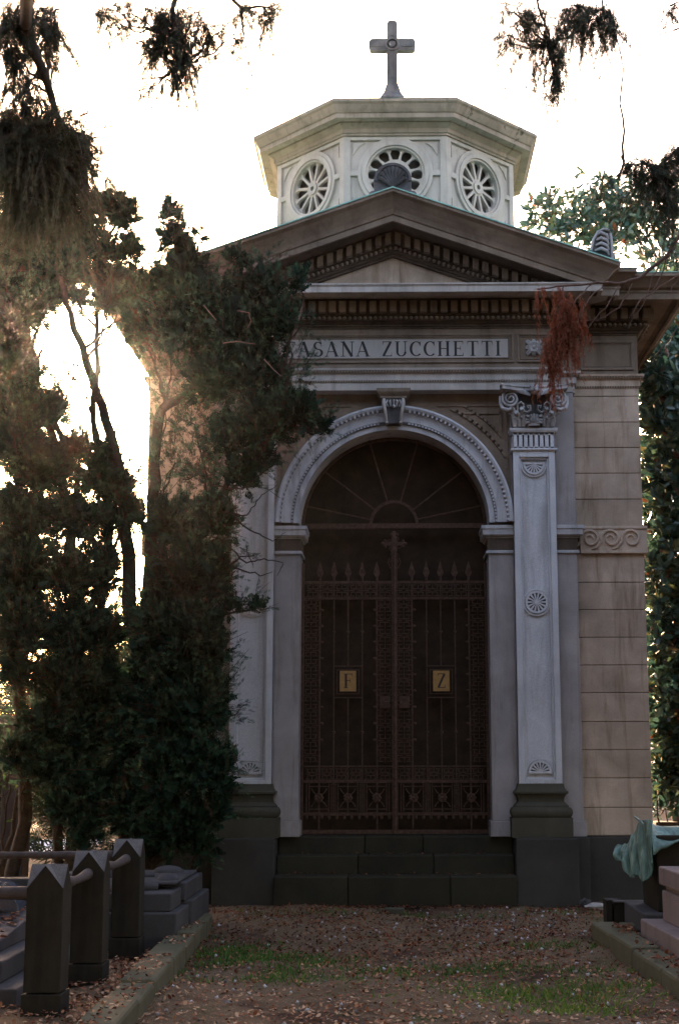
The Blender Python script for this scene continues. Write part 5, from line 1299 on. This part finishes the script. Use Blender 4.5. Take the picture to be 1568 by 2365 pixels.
# right background: white tomb, pot, flowers
g = thing('white_tomb', (4.0, 7.0, 0), 'white marble tomb glimpsed right of the chapel wall', 'tomb')
bx('body', 3.6, 4.25, 6.9, 7.6, -.1, 1.12, 'white', .01, g); bx('cap', 3.55, 4.3, 6.84, 7.66, 1.12, 1.2, 'white', .01, g); 
mb = MB(); mb.prism_y([(3.6, 1.2), (4.25, 1.2), (3.925, 1.36)], 6.9, 7.6); mb.build('gable', 'white', g, .006)
g = thing('dark_headstone', (4.6, 6.4, 0), 'dark blue-grey headstone right of the white tomb', 'headstone'); bx('body', 4.12, 4.9, 6.3, 6.5, -.1, .95, 'grave', .01, g); bx('foot', 4.05, 5.0, 6.1, 6.6, -.1, .25, 'grave', .01, g)
g = thing('stone_bench', (3.9, 5.2, 0), 'dark slatted ledge under the purple pot', 'bench'); bx('seat', 3.45, 5.0, 5.0, 5.4, .46, .52, 'bark', .008, g)
for x in (3.55, 4.0, 4.45): bx('leg', x, x+.06, 5.05, 5.3, -.05, .46, 'bark', .006, g)
t = thing('flower_pot', (3.78, 5.2, .52), 'purple pot standing on the dark slatted ledge', 'pot')
MB().lathe([(0, .52), (.075, .52), (.10, .68), (.112, .70), (.112, .73), (.095, .73), (.09, .70), (0, .70)], (3.78, 5.2), 20).build('pot', 'pot', t, 0, 40)
shrubby('potted_plant', (3.6, 5.1, .5), 'blue-green leafy plant beside the purple pot', [(1518,1845,14,16,5.1,2.5),(1508,1868,12,16,5.1,2.0)], 1500, .07, 'bluegreen', [([(3.62,5.1,.5), (3.6,5.1,.7)], .012, .006)], 'plant')
shrubby('dark_plant', (3.3, 4.0, 0), 'dark broad-leaved sprig in front of the white tomb', [(1522,1800,16,20,4.0,.9),(1508,1815,10,16,4.0,.9),(1540,1795,8,10,4,.5)], 420, .12, 'magnolia', [([(3.35,4.0,-.05), (3.3,4.0,.9)], .02, .008)], 'plant')

# ================================================================== GROUND LITTER
def scatter(n, xr, yr, fn=None):
    x = RNG.uniform(*xr, n); y = RNG.uniform(*yr, n)
    if fn is not None: k = RNG.random(n) < fn(x, y); x, y = x[k], y[k]
    z = .018*np.sin(x*1.7+.6)*np.sin(y*1.3)+.012*np.sin(x*4.1+y*3.3)+.008*np.sin(x*9.3-y*7.1)-.012
    return np.stack([x, y, z], 1)
def flat_leaves(p, L, tilt=.35, wr=.7):
    n = len(p); d = np.stack([RNG.normal(size=n), RNG.normal(size=n), RNG.normal(size=n)*tilt], 1)
    roll = np.stack([RNG.normal(size=n)*.35, RNG.normal(size=n)*.35, np.ones(n)], 1)
    a = inst(np.array(LV)*np.array([1, 1, 1]), LFQ, p+np.array([0, 0, .012]), d, L*(.5+.9*RNG.random(n)), None if False else np.cross(d, np.cross(roll, d)), L*wr*(.5+.7*RNG.random(n)))
    return a
wv = lambda x, y: .6*np.exp(-((x-.1)/.9)**2-((y+3.3)/.8)**2)+.45+.35*np.sin(x*2.1+y*.8+1)*np.sin(y*1.7-x)+.25*np.clip(-(y+3)/3, -1, 1)*0+.2
p = scatter(24000, (-1.9, 1.9), (-8.2, -.4), wv); V, F = flat_leaves(p, .028)
near = np.clip((-p[:, 1]-3.2)/2.5, 0, 1); rn = np.clip(RNG.random(len(p))*.62+near*.34, 0, .98)
V1, F1, R1 = V, F, np.repeat(rn, 2)
p = scatter(2600, (-2.3, -1.4), (-7.6, -2.6)); xe = -1.35-.033*(p[:, 1]+7.1); p = p[p[:, 0] < xe-.01]; xe = -1.35-.033*(p[:, 1]+7.1); p[:, 2] += np.where(p[:, 0] > xe-.2, .125, .02); V, F = flat_leaves(p, .03); F1 = np.vstack([F1, F+len(V1)]); V1 = np.vstack([V1, V]); R1 = np.concatenate([R1, np.repeat(np.clip(RNG.random(len(p))*.95, 0, .98), 2)])
for (y0_, y1_, z_, n_) in ((-.45, -.18, .272, 90), (-.16, .03, .449, 50), (-.7, -.47, 0, 500)):
    p = scatter(n_, (-1.1, 1.1), (y0_, y1_)); p[:, 2] = z_+(.0 if z_ else -.006); V, F = flat_leaves(p, .03, .2); F1 = np.vstack([F1, F+len(V1)]); V1 = np.vstack([V1, V]); R1 = np.concatenate([R1, np.repeat(RNG.random(len(p))*.6, 2)])
p = scatter(1500, (-4.2, -2.42), (-5.55, -4.25)); p[:, 2] = .27+(p[:, 1]+5.6)/1.4*.13; V, F = flat_leaves(p, .04, .15); F1 = np.vstack([F1, F+len(V1)]); V1 = np.vstack([V1, V]); R1 = np.concatenate([R1, np.repeat(np.clip(RNG.random(len(p))*.7, 0, .98), 2)])
p = scatter(900, (1.62, 1.95), (-7, -3.0)); p = p[p[:, 0] > 1.53-.042*(p[:, 1]+2.88)]; p[:, 2] += np.where(p[:, 0] > 1.72-.042*(p[:, 1]+2.88), .10, .13); V, F = flat_leaves(p, .035); F1 = np.vstack([F1, F+len(V1)]); V1 = np.vstack([V1, V]); R1 = np.concatenate([R1, np.repeat(RNG.random(len(p))*.7, 2)])
tag(npmesh('fallen_leaves', V1, F1, 'litter', None, R1), 'brown fallen leaves scattered over the path and kerbs', 'leaves', kind='stuff')
# grass in patches
def gm(x, y):
    def blob(cx, cy, rx, ry): return np.exp(-((x-cx)/rx)**2-((y-cy)/ry)**2)
    m = 1.3*blob(.95, -5.35, .55, .28)+1.2*blob(1.0, -5.95, .35, .12)+.95*blob(-.9, -3.95, .55, .25)+.9*blob(.2, -4.55, 1.0, .22)+.8*blob(1.2, -3.4, .5, .15)+.7*blob(-.6, -4.9, .6, .15)+.5*blob(.4, -1.1, 1.2, .12)+.9*blob(-1.2, -3.6, .3, .5)
    return np.clip(m*(.5+.5*np.sin(x*23+y*11)*np.sin(y*29-x*9)+.5*np.sin(x*5.3+2*np.sin(y*4))*np.sin(y*6.1+1.5*np.sin(x*3.7))), 0, 1)
p = scatter(100000, (-1.8, 1.8), (-7.5, -.8), gm); n = len(p)
BV = np.array([(-.5, 0, 0), (.5, 0, 0), (.3, .1, .6), (0, .25, 1)]); BF = np.array([(0, 1, 2, 3)])
sc = .04*(.5+RNG.random(n)); V, F = inst(BV, BF, p, RNG.normal(size=(n, 3))*.55+np.array([0, 0, .8]), sc, None, sc*.2)
tag(npmesh('grass', V, F, 'grass', None, np.clip(RNG.random(n)*.6+np.clip((-p[:, 1]-4.6), 0, 1)*.35, 0, .99)), 'short green grass growing in patches on the gravel', 'grass', kind='stuff')
# gravel chips
OV = np.array([(1,0,0),(0,1,0),(-1,0,0),(0,-1,0),(0,0,.7),(0,0,-.7)]); OF = np.array([(0,1,4),(1,2,4),(2,3,4),(3,0,4),(1,0,5),(2,1,5),(3,2,5),(0,3,5)])
p = scatter(5000, (-1.55, 1.65), (-8.2, -.6), lambda x, y: .25+.75*np.exp(-((x-1.0)/.7)**2-((y+1.8)/1.2)**2)); n = len(p)
sc = .006*(.5+1.4*RNG.random(n)**3*2); V, F = inst(OV, OF, p+np.array([0, 0, .006]), RNG.normal(size=(n, 3)), sc)
tag(npmesh('gravel_chips', V, F, 'pebble', None, np.repeat(RNG.random(n)*.95, 8)), 'small pale stone chips strewn over the path', 'gravel', kind='stuff')
def rock(name, x, y, r, mat, label, cat='stone', z=0):
    mb = MB().ball((x, y, z+r[2]*.6), r, 9, 6); rg = random.Random(int(x*1000+y*77))
    mb.xf(lambda a, b, c: (a+rg.uniform(-.2, .2)*r[0], b+rg.uniform(-.2, .2)*r[1], c+rg.uniform(-.2, .2)*r[2])); tag(mb.build(name, mat), label, cat)
rock('loose_stone', 1.78, -.50, (.06, .05, .045), 'grave', 'small grey loose stone, left one by the foot of the right wing')
rock('loose_stone', 1.86, -.66, (.10, .06, .03), 'fascia', 'flat tan loose stone, middle one by the right wing')
rock('loose_stone', 2.02, -.62, (.10, .07, .055), 'grave', 'grey loose stone, right one beside the small tomb')
rock('loose_stone', -.95, -5.9, (.035, .03, .02), 'pale_grey', 'pale pebble on the leaves at the lower left of the path')
tag(MB().box(-.10, .08, -1.06, -.98, -.02, .04).build('loose_block', 'base', None, .012), 'small mossy brick-shaped block lying before the bottom step', 'block')


# ================================================================== HAZE (light scattered in the evening air)
hz = MB().box(-30, 30, -30, 40, -1.2, 16).build('haze', 'white'); hz.data.materials.clear()
hm = bpy.data.materials.new('air'); hm.use_nodes = True; ht = hm.node_tree; ht.nodes.clear()
pv = ht.nodes.new('ShaderNodeVolumePrincipled'); pv.inputs['Color'].default_value = (1, .88, .80, 1)
pv.inputs['Density'].default_value = .00011; pv.inputs['Anisotropy'].default_value = .92
ho = ht.nodes.new('ShaderNodeOutputMaterial'); ht.links.new(pv.outputs[0], ho.inputs['Volume'])
hz.data.materials.append(hm); tag(hz, 'warm evening haze in the air around the chapel', 'haze', kind='stuff')

for o in COL.objects:
    if o.parent is None and o.get('label'):
        k = o.name.split('.')[0]
        gr = {'stone_post': 'gabled stone posts along the left kerb', 'rail': 'round stone rails between the posts', 'yew_tree': 'dark yews behind the graves', 'sky_blocker_tree': 'unseen tall trees added round the viewer to block sky light', 'loose_stone': 'loose stones lying on the path', 'thuja_tree': 'thujas left of the chapel', 'cypress_tree': 'cypresses with drooping twigs', 'stone_kerb': 'mossy kerbs edging the path'}.get(k)
        if gr: o['group'] = gr
